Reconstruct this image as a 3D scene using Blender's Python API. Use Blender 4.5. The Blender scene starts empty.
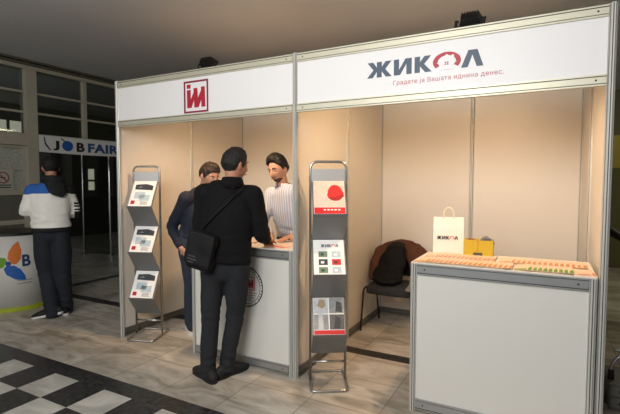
import bpy, bmesh, math, random
from mathutils import Vector, Matrix, noise
from mathutils.bvhtree import BVHTree

random.seed(7)
S = bpy.context.scene
COL = S.collection
PI = math.pi

# ------------------------------------------------------------------ camera
CX, CY, CZ, YAW, PITCH, ROLL, FPX = 3.6681, -2.9144, 1.5301, -0.492, 0.0556, 0.0009, 441.07
cam_d = bpy.data.cameras.new('camera')
cam = bpy.data.objects.new('camera', cam_d)
COL.objects.link(cam)
_fw = Vector((math.sin(YAW) * math.cos(PITCH), math.cos(YAW) * math.cos(PITCH), -math.sin(PITCH)))
_r = Vector((math.cos(YAW), -math.sin(YAW), 0))
_u = _r.cross(_fw)
_r2 = _r * math.cos(ROLL) + _u * math.sin(ROLL)
_u2 = -_r * math.sin(ROLL) + _u * math.cos(ROLL)
M = Matrix.Identity(4)
for i in range(3):
    M[i][0], M[i][1], M[i][2] = _r2[i], _u2[i], -_fw[i]
M[0][3], M[1][3], M[2][3] = CX, CY, CZ
cam.matrix_world = M
cam_d.sensor_fit = 'HORIZONTAL'
cam_d.sensor_width = 36.0
cam_d.lens = FPX / 620.0 * 36.0
cam_d.clip_start = 0.05
cam_d.clip_end = 100
S.camera = cam

# ------------------------------------------------------------------ world, exposure, large lights
S.view_settings.view_transform = 'Standard'
S.view_settings.look = 'None'
S.view_settings.gamma = 1.0
S.view_settings.use_curve_mapping = False
S.view_settings.exposure = 0.0
w = bpy.data.worlds.new('world')
S.world = w
w.use_nodes = True
w.node_tree.nodes['Background'].inputs[0].default_value = (0.80, 0.86, 1.0, 1)
w.node_tree.nodes['Background'].inputs[1].default_value = 0.50


def area_light(name, loc, target, sx, sy, power, color, spread=PI):
    d = bpy.data.lights.new(name, 'AREA')
    d.shape = 'RECTANGLE'
    d.size, d.size_y = sx, sy
    d.energy = power
    d.color = color
    d.spread = spread
    o = bpy.data.objects.new(name, d)
    COL.objects.link(o)
    o.location = loc
    o.rotation_euler = (Vector(target) - Vector(loc)).to_track_quat('-Z', 'Y').to_euler()
    return o


area_light('flash_key', (2.75, -3.5, 2.6), (2.2, 0.3, 1.2), 1.4, 1.0, 95, (1.0, 0.975, 0.94))  # unseen soft key above the camera, stands in for its bounced flash
area_light('kiosk_side_fill', (0.2, -5.0, 3.05), (-0.7, 0.0, 0.6), 2.0, 0.6, 54, (1.0, 0.95, 0.86))  # added fill out of view, lifts the brightness on the kiosk side
area_light('lobby_uplight_fill', (-5.2, -1.2, 1.0), (-5.4, 0.2, 3.5), 2.0, 1.0, 16, (0.95, 0.98, 1.0))  # added uplight hidden behind the screen, brightens lobby walls and ceiling
area_light('back_gap_fill', (5.6, 4.2, 3.1), (5.4, 4.2, 0), 1.2, 0.5, 22, (1.0, 0.92, 0.66))  # added fill out of view, brightens the gap past the outer post


# ------------------------------------------------------------------ materials
def lin(c):
    if isinstance(c, str):
        c = tuple(int(c[i:i + 2], 16) / 255 for i in (0, 2, 4))
    return tuple((x / 12.92 if x <= 0.04045 else ((x + 0.055) / 1.055) ** 2.4) for x in c)


MATS = {}


def mk(name, col, rough=0.5, metal=0.0, var=0.08, scale=9.0, bump=0.0, bscale=60.0, spec=0.5, stretch=None, emit=0.0):
    """a surface with a little procedural mottling of its colour, and an optional fine bump"""
    if name in MATS:
        return MATS[name]
    m = bpy.data.materials.new(name)
    m.use_nodes = True
    nt = m.node_tree
    b = nt.nodes['Principled BSDF']
    c = lin(col)
    b.inputs['Roughness'].default_value = rough
    b.inputs['Metallic'].default_value = metal
    b.inputs['Specular IOR Level'].default_value = spec
    tc = nt.nodes.new('ShaderNodeTexCoord')
    mp = nt.nodes.new('ShaderNodeMapping')
    if stretch:
        mp.inputs['Scale'].default_value = stretch
    nt.links.new(tc.outputs['Object'], mp.inputs[0])
    n = nt.nodes.new('ShaderNodeTexNoise')
    n.inputs['Scale'].default_value = scale
    n.inputs['Detail'].default_value = 4
    nt.links.new(mp.outputs[0], n.inputs['Vector'])
    mx = nt.nodes.new('ShaderNodeMix')
    mx.data_type = 'RGBA'
    mx.inputs[6].default_value = tuple(x * (1 - var) for x in c) + (1,)
    mx.inputs[7].default_value = tuple(min(1, x * (1 + var)) for x in c) + (1,)
    nt.links.new(n.outputs['Fac'], mx.inputs[0])
    nt.links.new(mx.outputs[2], b.inputs['Base Color'])
    if emit:
        nt.links.new(mx.outputs[2], b.inputs['Emission Color'])
        b.inputs['Emission Strength'].default_value = emit
    if bump:
        n2 = nt.nodes.new('ShaderNodeTexNoise')
        n2.inputs['Scale'].default_value = bscale
        n2.inputs['Detail'].default_value = 3
        nt.links.new(mp.outputs[0], n2.inputs['Vector'])
        bp = nt.nodes.new('ShaderNodeBump')
        bp.inputs['Strength'].default_value = bump
        bp.inputs['Distance'].default_value = 0.01
        nt.links.new(n2.outputs['Fac'], bp.inputs['Height'])
        nt.links.new(bp.outputs[0], b.inputs['Normal'])
    MATS[name] = m
    return m


def glass_mat(name, tint, gloss=0.12, rough=0.02):
    m = bpy.data.materials.new(name)
    m.use_nodes = True
    nt = m.node_tree
    nt.nodes.clear()
    out = nt.nodes.new('ShaderNodeOutputMaterial')
    tr = nt.nodes.new('ShaderNodeBsdfTransparent')
    tr.inputs[0].default_value = tint + (1,)
    gl = nt.nodes.new('ShaderNodeBsdfGlossy')
    gl.inputs['Roughness'].default_value = rough
    n = nt.nodes.new('ShaderNodeTexNoise')
    n.inputs['Scale'].default_value = 3.0
    mr = nt.nodes.new('ShaderNodeMapRange')
    mr.inputs[3].default_value = gloss * 0.8
    mr.inputs[4].default_value = gloss * 1.2
    nt.links.new(n.outputs['Fac'], mr.inputs[0])
    mx = nt.nodes.new('ShaderNodeMixShader')
    nt.links.new(mr.outputs[0], mx.inputs[0])
    nt.links.new(tr.outputs[0], mx.inputs[1])
    nt.links.new(gl.outputs[0], mx.inputs[2])
    nt.links.new(mx.outputs[0], out.inputs[0])
    return m


def frosted_mat():
    m = bpy.data.materials.new('obscured_glass')
    m.use_nodes = True
    nt = m.node_tree
    nt.nodes.clear()
    out = nt.nodes.new('ShaderNodeOutputMaterial')
    a = nt.nodes.new('ShaderNodeBsdfTranslucent')
    d = nt.nodes.new('ShaderNodeBsdfPrincipled')
    d.inputs['Roughness'].default_value = 0.2
    tc = nt.nodes.new('ShaderNodeTexCoord')
    v = nt.nodes.new('ShaderNodeTexVoronoi')
    v.inputs['Scale'].default_value = 55
    nt.links.new(tc.outputs['Object'], v.inputs['Vector'])
    r = nt.nodes.new('ShaderNodeValToRGB')
    r.color_ramp.elements[0].color = (0.42, 0.42, 0.37, 1)
    r.color_ramp.elements[1].color = (0.9, 0.9, 0.83, 1)
    nt.links.new(v.outputs['Distance'], r.inputs[0])
    nt.links.new(r.outputs[0], a.inputs[0])
    nt.links.new(r.outputs[0], d.inputs['Base Color'])
    mx = nt.nodes.new('ShaderNodeMixShader')
    mx.inputs[0].default_value = 0.35
    nt.links.new(a.outputs[0], mx.inputs[1])
    nt.links.new(d.outputs[0], mx.inputs[2])
    nt.links.new(mx.outputs[0], out.inputs[0])
    return m


def floor_mat():
    m = bpy.data.materials.new('marble_floor')
    m.use_nodes = True
    nt = m.node_tree
    L = nt.links.new
    b = nt.nodes['Principled BSDF']
    geo = nt.nodes.new('ShaderNodeNewGeometry')
    sp = nt.nodes.new('ShaderNodeSeparateXYZ')
    L(geo.outputs['Position'], sp.inputs[0])

    def mth(op, a, c=None, c2=None):
        n = nt.nodes.new('ShaderNodeMath')
        n.operation = op
        for i, v in enumerate((a, c, c2)):
            if v is None:
                continue
            if isinstance(v, (int, float)):
                n.inputs[i].default_value = v
            else:
                L(v, n.inputs[i])
        return n.outputs[0]

    def band(v, lo, hi):
        return mth('MULTIPLY', mth('GREATER_THAN', v, lo), mth('LESS_THAN', v, hi))

    X, Y = sp.outputs[0], sp.outputs[1]
    ns = nt.nodes.new('ShaderNodeTexNoise')
    ns.inputs['Scale'].default_value = 2.2
    ns.inputs['Detail'].default_value = 9
    ns.inputs['Distortion'].default_value = 1.4
    mp = nt.nodes.new('ShaderNodeMapping')
    mp.inputs['Scale'].default_value = (1.0, 2.4, 1.0)
    mp.inputs['Rotation'].default_value = (0, 0, 0.5)
    L(geo.outputs['Position'], mp.inputs[0])
    L(mp.outputs[0], ns.inputs['Vector'])
    # tile ids
    ix = mth('FLOOR', mth('DIVIDE', mth('SUBTRACT', X, 0.70), 0.507))
    iy = mth('FLOOR', mth('DIVIDE', mth('SUBTRACT', Y, -0.235), 0.4625))
    cmb = nt.nodes.new('ShaderNodeCombineXYZ')
    L(ix, cmb.inputs[0])
    L(iy, cmb.inputs[1])
    wn = nt.nodes.new('ShaderNodeTexWhiteNoise')
    L(cmb.outputs[0], wn.inputs['Vector'])
    fx = mth('FRACT', mth('DIVIDE', mth('SUBTRACT', X, 0.70), 0.507))
    fy = mth('FRACT', mth('DIVIDE', mth('SUBTRACT', Y, -0.235), 0.4625))
    joint = mth('MAXIMUM', mth('LESS_THAN', fx, 0.011), mth('LESS_THAN', fy, 0.012))
    ramp = nt.nodes.new('ShaderNodeValToRGB')
    e = ramp.color_ramp.elements
    e[0].position, e[0].color = 0.28, lin('8f887c') + (1,)
    e[1].position, e[1].color = 0.72, lin('cfc9be') + (1,)
    mid = ramp.color_ramp.elements.new(0.5)
    mid.color = lin('b6afa3') + (1,)
    L(mth('ADD', ns.outputs['Fac'], mth('MULTIPLY', mth('SUBTRACT', wn.outputs['Value'], 0.5), 0.22)), ramp.inputs[0])

    def mix(f, a, c):
        n = nt.nodes.new('ShaderNodeMix')
        n.data_type = 'RGBA'
        L(f, n.inputs[0])
        for i, v in ((6, a), (7, c)):
            if isinstance(v, tuple):
                n.inputs[i].default_value = v + (1,)
            else:
                L(v, n.inputs[i])
        return n.outputs[2]

    n2 = nt.nodes.new('ShaderNodeTexNoise')
    n2.inputs['Scale'].default_value = 28
    n2.inputs['Detail'].default_value = 6
    L(geo.outputs['Position'], n2.inputs['Vector'])
    dk = nt.nodes.new('ShaderNodeValToRGB')
    dk.color_ramp.elements[0].position, dk.color_ramp.elements[0].color = 0.4, lin('1f1f1f') + (1,)
    dk.color_ramp.elements[1].position, dk.color_ramp.elements[1].color = 0.75, lin('4a4a48') + (1,)
    L(n2.outputs['Fac'], dk.inputs[0])
    slab = mix(joint, ramp.outputs[0], lin('6f685c'))
    # chequered field in front of the black border
    px = mth('FLOOR', mth('DIVIDE', mth('SUBTRACT', X, 0.235), 0.2955))
    py = mth('FLOOR', mth('DIVIDE', mth('SUBTRACT', Y, -0.828), 0.2955))
    par = mth('ABSOLUTE', mth('MODULO', mth('ADD', px, py), 2.0))
    chk = mth('LESS_THAN', par, 0.5)          # 0 -> light
    field = mth('LESS_THAN', Y, -0.828)
    grey = nt.nodes.new('ShaderNodeValToRGB')
    grey.color_ramp.elements[0].position, grey.color_ramp.elements[0].color = 0.3, lin('a09f98') + (1,)
    grey.color_ramp.elements[1].position, grey.color_ramp.elements[1].color = 0.7, lin('cac8c0') + (1,)
    L(ns.outputs['Fac'], grey.inputs[0])
    chkc = mix(chk, grey.outputs[0], dk.outputs[0])
    c1 = mix(field, slab, chkc)
    blk = mth('MAXIMUM', band(Y, -0.828, -0.675), band(Y, 0.692, 0.826))
    blk = mth('MAXIMUM', blk, mth('MULTIPLY', band(X, -2.57, -2.43), mth('GREATER_THAN', Y, 0.826)))
    c2 = mix(blk, c1, dk.outputs[0])
    L(c2, b.inputs['Base Color'])
    rr = nt.nodes.new('ShaderNodeMapRange')
    rr.inputs[3].default_value = 0.22
    rr.inputs[4].default_value = 0.42
    L(n2.outputs['Fac'], rr.inputs[0])
    L(rr.outputs[0], b.inputs['Roughness'])
    b.inputs['Specular IOR Level'].default_value = 0.45
    return m


ALU = mk('anodised_aluminium', 'cbcbc5', 0.4, 0.25, 0.05, 14, stretch=(1, 1, 0.1))
RAIL_GREY = mk('grey_aluminium', 'a0a2a1', 0.38, 0.6, 0.05, 14)
BASE_RAIL = mk('shaded_base_aluminium', '74726d', 0.45, 0.5, 0.05, 14)  # same aluminium, with the shade near the floor put into its colour
ALU_SLOT = mk('aluminium_slot', '55564f', 0.5, 0.5)
ALU_WARM = mk('satin_aluminium', 'cbc8b4', 0.45, 0.35, 0.05, 14)
DARK_HOLE = mk('dark_hole', '22211f', 0.8)
PANEL = mk('white_laminate', 'dcd6cc', 0.42, 0, 0.015, 3)
FASCIA = mk('white_fascia_board', 'f0eff0', 0.45, 0, 0.012, 3)
WHITE = mk('white_paint', 'e6e4de', 0.5, 0, 0.03)
PAPER = mk('white_paper', 'f6f5f3', 0.5, 0, 0.03)
RED = mk('sign_red', 'b32036', 0.5, 0, 0.05)
REDB = mk('print_red', 'd0262a', 0.45, 0, 0.08)
SLATE = mk('sign_slate_blue', '44566a', 0.5, 0, 0.05)
BLACK = mk('print_black', '17171a', 0.55, 0, 0.1)
BLUE = mk('print_blue', '1f4f9c', 0.5, 0, 0.06)
CHROME = mk('brushed_steel', 'b5b6b4', 0.26, 0.95, 0.05, 20, stretch=(1, 1, 0.2))
RACK_GREY = mk('grey_metallic_sheet', '808283', 0.38, 0.45, 0.06, 12)
HEADER = mk('silver_header', 'bcc1c4', 0.32, 0.45, 0.06, 12)
BLK_PLASTIC = mk('black_plastic', '141414', 0.45, 0, 0.1)
GREY_PRINT = mk('grey_print', '85888b', 0.5, 0, 0.3, 60)
SKIN = mk('skin', 'bf9078', 0.5, 0, 0.08, 25)
SKIN2 = mk('skin_ruddy', 'b4806a', 0.5, 0, 0.08, 25)
HAIR_BLACK = mk('hair_black', '0d0b09', 0.55, 0, 0.35, 40, 0.6, 220)
HAIR_BROWN = mk('hair_brown', '261a13', 0.55, 0, 0.35, 40, 0.6, 220)
EYE_WHITE = mk('eye_white', 'd9d3cc', 0.25)
LIP = mk('lips', '9c5a4e', 0.5)


# ------------------------------------------------------------------ helpers
def mesh_obj(name, bm, mats, parent=None, smooth=False, loc=None, label=None, kind=None):
    bmesh.ops.recalc_face_normals(bm, faces=bm.faces)
    me = bpy.data.meshes.new(name)
    bm.to_mesh(me)
    bm.free()
    if not isinstance(mats, (list, tuple)):
        mats = [mats]
    for m in mats:
        me.materials.append(m)
    if smooth:
        for p in me.polygons:
            p.use_smooth = True
    o = bpy.data.objects.new(name, me)
    COL.objects.link(o)
    if parent:
        o.parent = parent
    if loc:
        o.location = loc
    if label:
        o['label'] = label
    if kind:
        o['kind'] = kind
    return o


def tag(o, label, cat, group=None):
    o['label'] = label
    o['category'] = cat
    if group:
        o['group'] = group
    return o


def empty(name, loc, rz=0, label=None, cat=None, group=None):
    o = bpy.data.objects.new(name, None)
    o.empty_display_size = 0.1
    COL.objects.link(o)
    o.location = loc
    o.rotation_euler = (0, 0, rz)
    if label:
        tag(o, label, cat, group)
    return o


def structure(o):
    o['kind'] = 'structure'
    return o


def box(bm, lo, hi, mi=0, bevel=0.0, mat=None):
    lo, hi = Vector(lo), Vector(hi)
    vs = [bm.verts.new((x, y, z)) for x in (lo.x, hi.x) for y in (lo.y, hi.y) for z in (lo.z, hi.z)]
    F = [(0, 1, 3, 2), (4, 6, 7, 5), (0, 4, 5, 1), (2, 3, 7, 6), (0, 2, 6, 4), (1, 5, 7, 3)]
    fs = [bm.faces.new([vs[i] for i in f]) for f in F]
    for f in fs:
        f.material_index = mi
    if bevel:
        es = list({e for f in fs for e in f.edges})
        r = bmesh.ops.bevel(bm, geom=es, offset=bevel, segments=2, affect='EDGES', profile=0.6)
        for f in r['faces']:
            f.material_index = mi
        vs = list({v for f in r['faces'] for v in f.verts} | {v for v in vs if v.is_valid})
    if mat is not None:
        bmesh.ops.transform(bm, matrix=mat, verts=[v for v in vs if v.is_valid])
    return vs


def prism(bm, pts2, z0, z1, mi=0, tf=None):
    """extrude a 2-D outline (x,y) between z0 and z1; tf maps (x,y,z)->Vector"""
    tf = tf or (lambda x, y, z: Vector((x, y, z)))
    a = [bm.verts.new(tf(x, y, z0)) for x, y in pts2]
    b = [bm.verts.new(tf(x, y, z1)) for x, y in pts2]
    n = len(a)
    fs = [bm.faces.new(list(reversed(a))), bm.faces.new(b)]
    for i in range(n):
        fs.append(bm.faces.new((a[i], a[(i + 1) % n], b[(i + 1) % n], b[i])))
    for f in fs:
        f.material_index = mi
    return fs


def cyl(bm, p0, p1, r, seg=12, mi=0, r1=None):
    tube(bm, [p0, p1], [r, r if r1 is None else r1], seg=seg, mi=mi, cap='flat')


def tube(bm, pts, rad, hint=(1, 0, 0), seg=12, mi=0, cap='round', closed=False, smooth_n=0):
    """lofted tube; rad entries are r or (r_hint_direction, r_other)"""
    P = [Vector(p) for p in pts]
    R = [(r, r) if isinstance(r, (int, float)) else r for r in rad]
    if smooth_n:
        P2, R2 = [], []
        n = len(P)
        for i in range(n - 1):
            p0, p1, p2, p3 = P[max(i - 1, 0)], P[i], P[i + 1], P[min(i + 2, n - 1)]
            for k in range(smooth_n):
                t = k / smooth_n
                q = 0.5 * ((2 * p1) + (p2 - p0) * t + (2 * p0 - 5 * p1 + 4 * p2 - p3) * t * t + (3 * p1 - p0 - 3 * p2 + p3) * t ** 3)
                s = t * t * (3 - 2 * t)
                P2.append(q)
                R2.append((R[i][0] * (1 - s) + R[i + 1][0] * s, R[i][1] * (1 - s) + R[i + 1][1] * s))
        P2.append(P[-1])
        R2.append(R[-1])
        P, R = P2, R2
    n = len(P)
    rings = []
    hint = Vector(hint)
    prev = None

    def ring(c, a, b, ra, rb):
        return [bm.verts.new(c + a * (ra * math.cos(2 * PI * k / seg)) + b * (rb * math.sin(2 * PI * k / seg))) for k in range(seg)]
    frames = []
    for i in range(n):
        if closed:
            t = (P[(i + 1) % n] - P[i - 1])
        else:
            t = P[min(i + 1, n - 1)] - P[max(i - 1, 0)]
        if t.length < 1e-9:
            t = Vector((0, 0, 1))
        t.normalize()
        h = hint if prev is None else prev
        a = h - t * h.dot(t)
        if a.length < 1e-4:
            a = t.orthogonal()
        a.normalize()
        b = t.cross(a)
        prev = a
        frames.append((t, a, b))
    if cap == 'round' and not closed:
        t, a, b = frames[0]
        m = (R[0][0] + R[0][1]) / 2
        for ang in (75, 45, 20):
            ca, sa = math.cos(math.radians(ang)), math.sin(math.radians(ang))
            rings.append(ring(P[0] - t * m * sa, a, b, R[0][0] * ca, R[0][1] * ca))
    for i in range(n):
        t, a, b = frames[i]
        rings.append(ring(P[i], a, b, *R[i]))
    if cap == 'round' and not closed:
        t, a, b = frames[-1]
        m = (R[-1][0] + R[-1][1]) / 2
        for ang in (20, 45, 75):
            ca, sa = math.cos(math.radians(ang)), math.sin(math.radians(ang))
            rings.append(ring(P[-1] + t * m * sa, a, b, R[-1][0] * ca, R[-1][1] * ca))
    fs = []
    for i in range(len(rings) - (0 if closed else 1)):
        r0, r1 = rings[i], rings[(i + 1) % len(rings)]
        for k in range(seg):
            fs.append(bm.faces.new((r0[k], r0[(k + 1) % seg], r1[(k + 1) % seg], r1[k])))
    if not closed:
        fs.append(bm.faces.new(list(reversed(rings[0]))))
        fs.append(bm.faces.new(rings[-1]))
    for f in fs:
        f.material_index = mi
    return fs


def ellipsoid(bm, c, r, rot=None, mi=0, seg=16):
    mt = Matrix.Translation(c) @ (rot.to_4x4() if rot else Matrix.Identity(4)) @ Matrix.Diagonal((r[0], r[1], r[2], 1))
    res = bmesh.ops.create_uvsphere(bm, u_segments=seg, v_segments=max(8, seg * 3 // 4), radius=1, matrix=mt)
    for v in res['verts']:
        for f in v.link_faces:
            f.material_index = mi
    return res['verts']


def arc_pts(c, r, a0, a1, n, plane=lambda x, y: (x, 0, y)):
    return [plane(c[0] + r * math.cos(a0 + (a1 - a0) * i / n), c[1] + r * math.sin(a0 + (a1 - a0) * i / n)) for i in range(n + 1)]


def rounded_path(pts, r, n=5, closed=False):
    """polyline with filleted corners"""
    P = [Vector(p) for p in pts]
    out = []
    N = len(P)
    for i in range(N):
        if not closed and i in (0, N - 1):
            out.append(P[i])
            continue
        a, b, c = P[i - 1], P[i], P[(i + 1) % N]
        d1, d2 = (a - b), (c - b)
        rr = min(r, d1.length * 0.49, d2.length * 0.49)
        s, e = b + d1.normalized() * rr, b + d2.normalized() * rr
        for k in range(n + 1):
            t = k / n
            out.append(s * (1 - t) ** 2 + b * 2 * t * (1 - t) + e * t * t)
    return out


def remeshed(name, bm, voxel, mats, parent, smooth_it=2, matfn=None, dispfn=None, label=None):
    """fuse overlapping closed pieces into one continuous skin"""
    me = bpy.data.meshes.new('t')
    bmesh.ops.recalc_face_normals(bm, faces=bm.faces)
    bm.to_mesh(me)
    bm.free()
    o = bpy.data.objects.new('t', me)
    COL.objects.link(o)
    md = o.modifiers.new('r', 'REMESH')
    md.mode = 'VOXEL'
    md.voxel_size = voxel
    if smooth_it:
        sm = o.modifiers.new('s', 'SMOOTH')
        sm.factor = 0.5
        sm.iterations = smooth_it
    dg = bpy.context.evaluated_depsgraph_get()
    dg.update()
    ev = o.evaluated_get(dg)
    m2 = bpy.data.meshes.new_from_object(ev)
    bpy.data.objects.remove(o)
    bpy.data.meshes.remove(me)
    m2.name = name
    m2.materials.clear()
    if not isinstance(mats, (list, tuple)):
        mats = [mats]
    for m in mats:
        m2.materials.append(m)
    if dispfn:
        ns = [v.normal.copy() for v in m2.vertices]
        for v, nn in zip(m2.vertices, ns):
            v.co += nn * dispfn(v.co)
    for p in m2.polygons:
        p.use_smooth = True
        p.material_index = matfn(p.center, p.normal) if matfn else 0
    o = bpy.data.objects.new(name, m2)
    COL.objects.link(o)
    o.parent = parent
    if label:
        o['label'] = label
    return o


def text_bm(txt, size, bold=0.0, depth=0.001, align='LEFT', shear=0.0, spacing=1.0):
    """lettering as a bmesh lying in x-y, baseline at y=0"""
    cu = bpy.data.curves.new('t', 'FONT')
    cu.body = txt
    cu.size = size
    cu.offset = bold * size
    cu.extrude = depth
    cu.align_x = align
    cu.shear = shear
    cu.space_character = spacing
    cu.resolution_u = 3
    o = bpy.data.objects.new('t', cu)
    COL.objects.link(o)
    dg = bpy.context.evaluated_depsgraph_get()
    dg.update()
    me = bpy.data.meshes.new_from_object(o.evaluated_get(dg))
    bm = bmesh.new()
    bm.from_mesh(me)
    bpy.data.objects.remove(o)
    bpy.data.curves.remove(cu)
    bpy.data.meshes.remove(me)
    if depth == 0:
        # the letter that is drawn as three crossing bars: lay its bars as separate quads
        bm.verts.ensure_lookup_table()
        left = set(bm.verts)
        while left:
            seed_ = left.pop()
            isl, st = {seed_}, [seed_]
            while st:
                v = st.pop()
                for e in v.link_edges:
                    q = e.other_vert(v)
                    if q not in isl:
                        isl.add(q)
                        st.append(q)
            left -= isl
            fs = {f for v in isl for f in v.link_faces}
            if len(isl) == 12 and len(fs) == 13:
                order = sorted(isl, key=lambda v: v.index)
                bmesh.ops.delete(bm, geom=list(fs), context='FACES_KEEP_BOUNDARY')
                for k in range(3):
                    grp = [order[4 * k + i].co.copy() for i in range(4)]
                    bm.faces.new([bm.verts.new(c + Vector((0, 0, 0.0002 * min(k, 1)))) for c in grp])
                bmesh.ops.delete(bm, geom=[v for v in order if v.is_valid], context='VERTS')
    return bm


def fit_bm(bm, x0, x1, y0=None, y1=None):
    xs = [v.co.x for v in bm.verts]
    ys = [v.co.y for v in bm.verts]
    a, b, c, d = min(xs), max(xs), min(ys), max(ys)
    sx = (x1 - x0) / (b - a)
    sy = sx if y0 is None else (y1 - y0) / (d - c)
    for v in bm.verts:
        v.co.x = x0 + (v.co.x - a) * sx
        v.co.y = (v.co.y - c) * sy + y0 if y0 is not None else v.co.y * sy
    return bm


def merge(dst, src, mt=None, mi=None):
    if mt is not None:
        bmesh.ops.transform(src, matrix=mt, verts=src.verts)
    if mi is not None:
        for f in src.faces:
            f.material_index = mi
    me = bpy.data.meshes.new('t')
    src.to_mesh(me)
    src.free()
    dst.from_mesh(me)
    bpy.data.meshes.remove(me)


# maps drawing space (x right, y up, z out) onto a wall facing -Y at y=yy
def on_front(yy):
    return Matrix(((1, 0, 0, 0), (0, 0, -1, yy), (0, 1, 0, 0), (0, 0, 0, 1)))


def on_left_wall(xx):      # surface facing +X
    return Matrix(((0, 0, 1, xx), (1, 0, 0, 0), (0, 1, 0, 0), (0, 0, 0, 1)))


def stroke(bm, a, b, wa, wb=None, mi=0, z=0.001, horiz=True):
    """heavy letter stroke with horizontal ends"""
    wb = wa if wb is None else wb
    if horiz:
        pts = [(a[0] - wa / 2, a[1]), (a[0] + wa / 2, a[1]), (b[0] + wb / 2, b[1]), (b[0] - wb / 2, b[1])]
    else:
        pts = [(a[0], a[1] - wa / 2), (b[0], b[1] - wb / 2), (b[0], b[1] + wb / 2), (a[0], a[1] + wa / 2)]
    prism(bm, pts, -z, z, mi)


def zhikol_bm(width, height, mi_letters=0, mi_red=1, mi_white=2):
    """the heavy five letter sign with a house in a red arch in place of its O; x 0..width, y 0..height"""
    bm = bmesh.new()
    # unit space: height 1, width 5.35
    z = 0.001

    cnt = [0]

    def q(pts, mi, zz=0.0):
        cnt[0] += 1
        prism(bm, pts, zz - z, zz + z + (cnt[0] % 7) * 0.00012, mi)
    # Zhe 0..1.25
    q([(0.50, 0), (0.75, 0), (0.75, 1), (0.50, 1)], 0)
    q([(0.0, 0), (0.29, 0), (0.52, 0.42), (0.52, 0.66), (0.36, 0.56)], 0)
    q([(0.02, 1), (0.31, 1), (0.52, 0.62), (0.52, 0.36), (0.34, 0.48)], 0)
    q([(1.25, 0), (0.96, 0), (0.73, 0.42), (0.73, 0.66), (0.89, 0.56)], 0)
    q([(1.23, 1), (0.94, 1), (0.73, 0.62), (0.73, 0.36), (0.91, 0.48)], 0)
    # I 1.36..2.2
    q([(1.36, 0), (1.61, 0), (1.61, 1), (1.36, 1)], 0)
    q([(1.97, 0), (2.22, 0), (2.22, 1), (1.97, 1)], 0)
    q([(1.60, 0), (1.66, 0), (1.98, 0.70), (1.98, 1), (1.92, 1), (1.60, 0.30)], 0)
    # Ka 2.36..3.2
    q([(2.36, 0), (2.61, 0), (2.61, 1), (2.36, 1)], 0)
    q([(3.16, 0), (2.85, 0), (2.60, 0.42), (2.60, 0.66), (2.76, 0.58)], 0)
    q([(3.12, 1), (2.82, 1), (2.60, 0.62), (2.60, 0.36), (2.78, 0.48)], 0)
    # arch with the house
    c = (3.83, 0.50)
    n = 28
    a0, a1 = math.radians(-38), math.radians(218)
    for i in range(n):
        t0, t1 = a0 + (a1 - a0) * i / n, a0 + (a1 - a0) * (i + 1) / n
        ri, ro = 0.40, 0.62
        k = 0.92
        q([(c[0] + ri * math.cos(t0), c[1] + ri * k * math.sin(t0)), (c[0] + ro * math.cos(t0), c[1] + ro * k * math.sin(t0)),
           (c[0] + ro * math.cos(t1), c[1] + ro * k * math.sin(t1)), (c[0] + ri * math.cos(t1), c[1] + ri * k * math.sin(t1))], 1)
    # house: gabled roof and chimney, white, with four red panes
    q([(3.38, 0.42), (3.83, 0.94), (4.28, 0.42), (4.14, 0.42), (4.14, 0.0), (3.52, 0.0), (3.52, 0.42)], 2, 0.0012)
    q([(4.04, 0.6), (4.15, 0.6), (4.15, 0.86), (4.04, 0.86)], 2, 0.0012)
    for dx in (-0.085, 0.015):
        for dy in (0.0, 0.11):
            q([(3.83 + dx, 0.28 + dy), (3.90 + dx, 0.28 + dy), (3.90 + dx, 0.36 + dy), (3.83 + dx, 0.36 + dy)], 1, 0.0024)
    # El 4.5..5.4
    q([(4.46, 0), (4.74, 0), (5.00, 0.98), (5.00, 1), (4.76, 1)], 0)
    q([(5.12, 0), (5.40, 0), (5.14, 1), (4.86, 1), (4.90, 0.85)], 0)
    for v in bm.verts:
        v.co.x *= width / 5.40
        v.co.y *= height
    return bm


def im_logo_bm(s, zz=0.001):
    """square frame round a slanted i-M monogram, side s, origin at centre; 0 = frame, 1 = letters"""
    bm = bmesh.new()

    cnt = [0]

    def q(pts, mi):
        cnt[0] += 1
        prism(bm, [(x * s, y * s) for x, y in pts], 0, zz + cnt[0] * 0.0001, mi)
    f, t = 0.5, 0.055
    q([(-f, -f), (f, -f), (f, -f + t), (-f, -f + t)], 0)
    q([(-f, f - t), (f, f - t), (f, f), (-f, f)], 0)
    q([(-f, -f + t), (-f + t, -f + t), (-f + t, f - t), (-f, f - t)], 0)
    q([(f - t, -f + t), (f, -f + t), (f, f - t), (f - t, f - t)], 0)
    q([(-0.37, 0.27), (-0.23, 0.27), (-0.22, 0.39), (-0.37, 0.39)], 1)
    q([(-0.36, -0.34), (-0.22, -0.34), (-0.22, 0.22), (-0.37, 0.22)], 1)
    q([(-0.23, -0.34), (-0.19, -0.34), (0.04, 0.16), (0.04, 0.26), (-0.02, 0.26), (-0.23, -0.12)], 1)
    q([(-0.09, 0.26), (0.06, 0.26), (0.09, -0.34), (-0.06, -0.34)], 1)
    q([(0.06, -0.34), (0.11, -0.34), (0.34, 0.18), (0.34, 0.28), (0.28, 0.28), (0.06, -0.10)], 1)
    q([(0.22, 0.28), (0.36, 0.28), (0.38, -0.34), (0.23, -0.34)], 1)
    return bm


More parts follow.
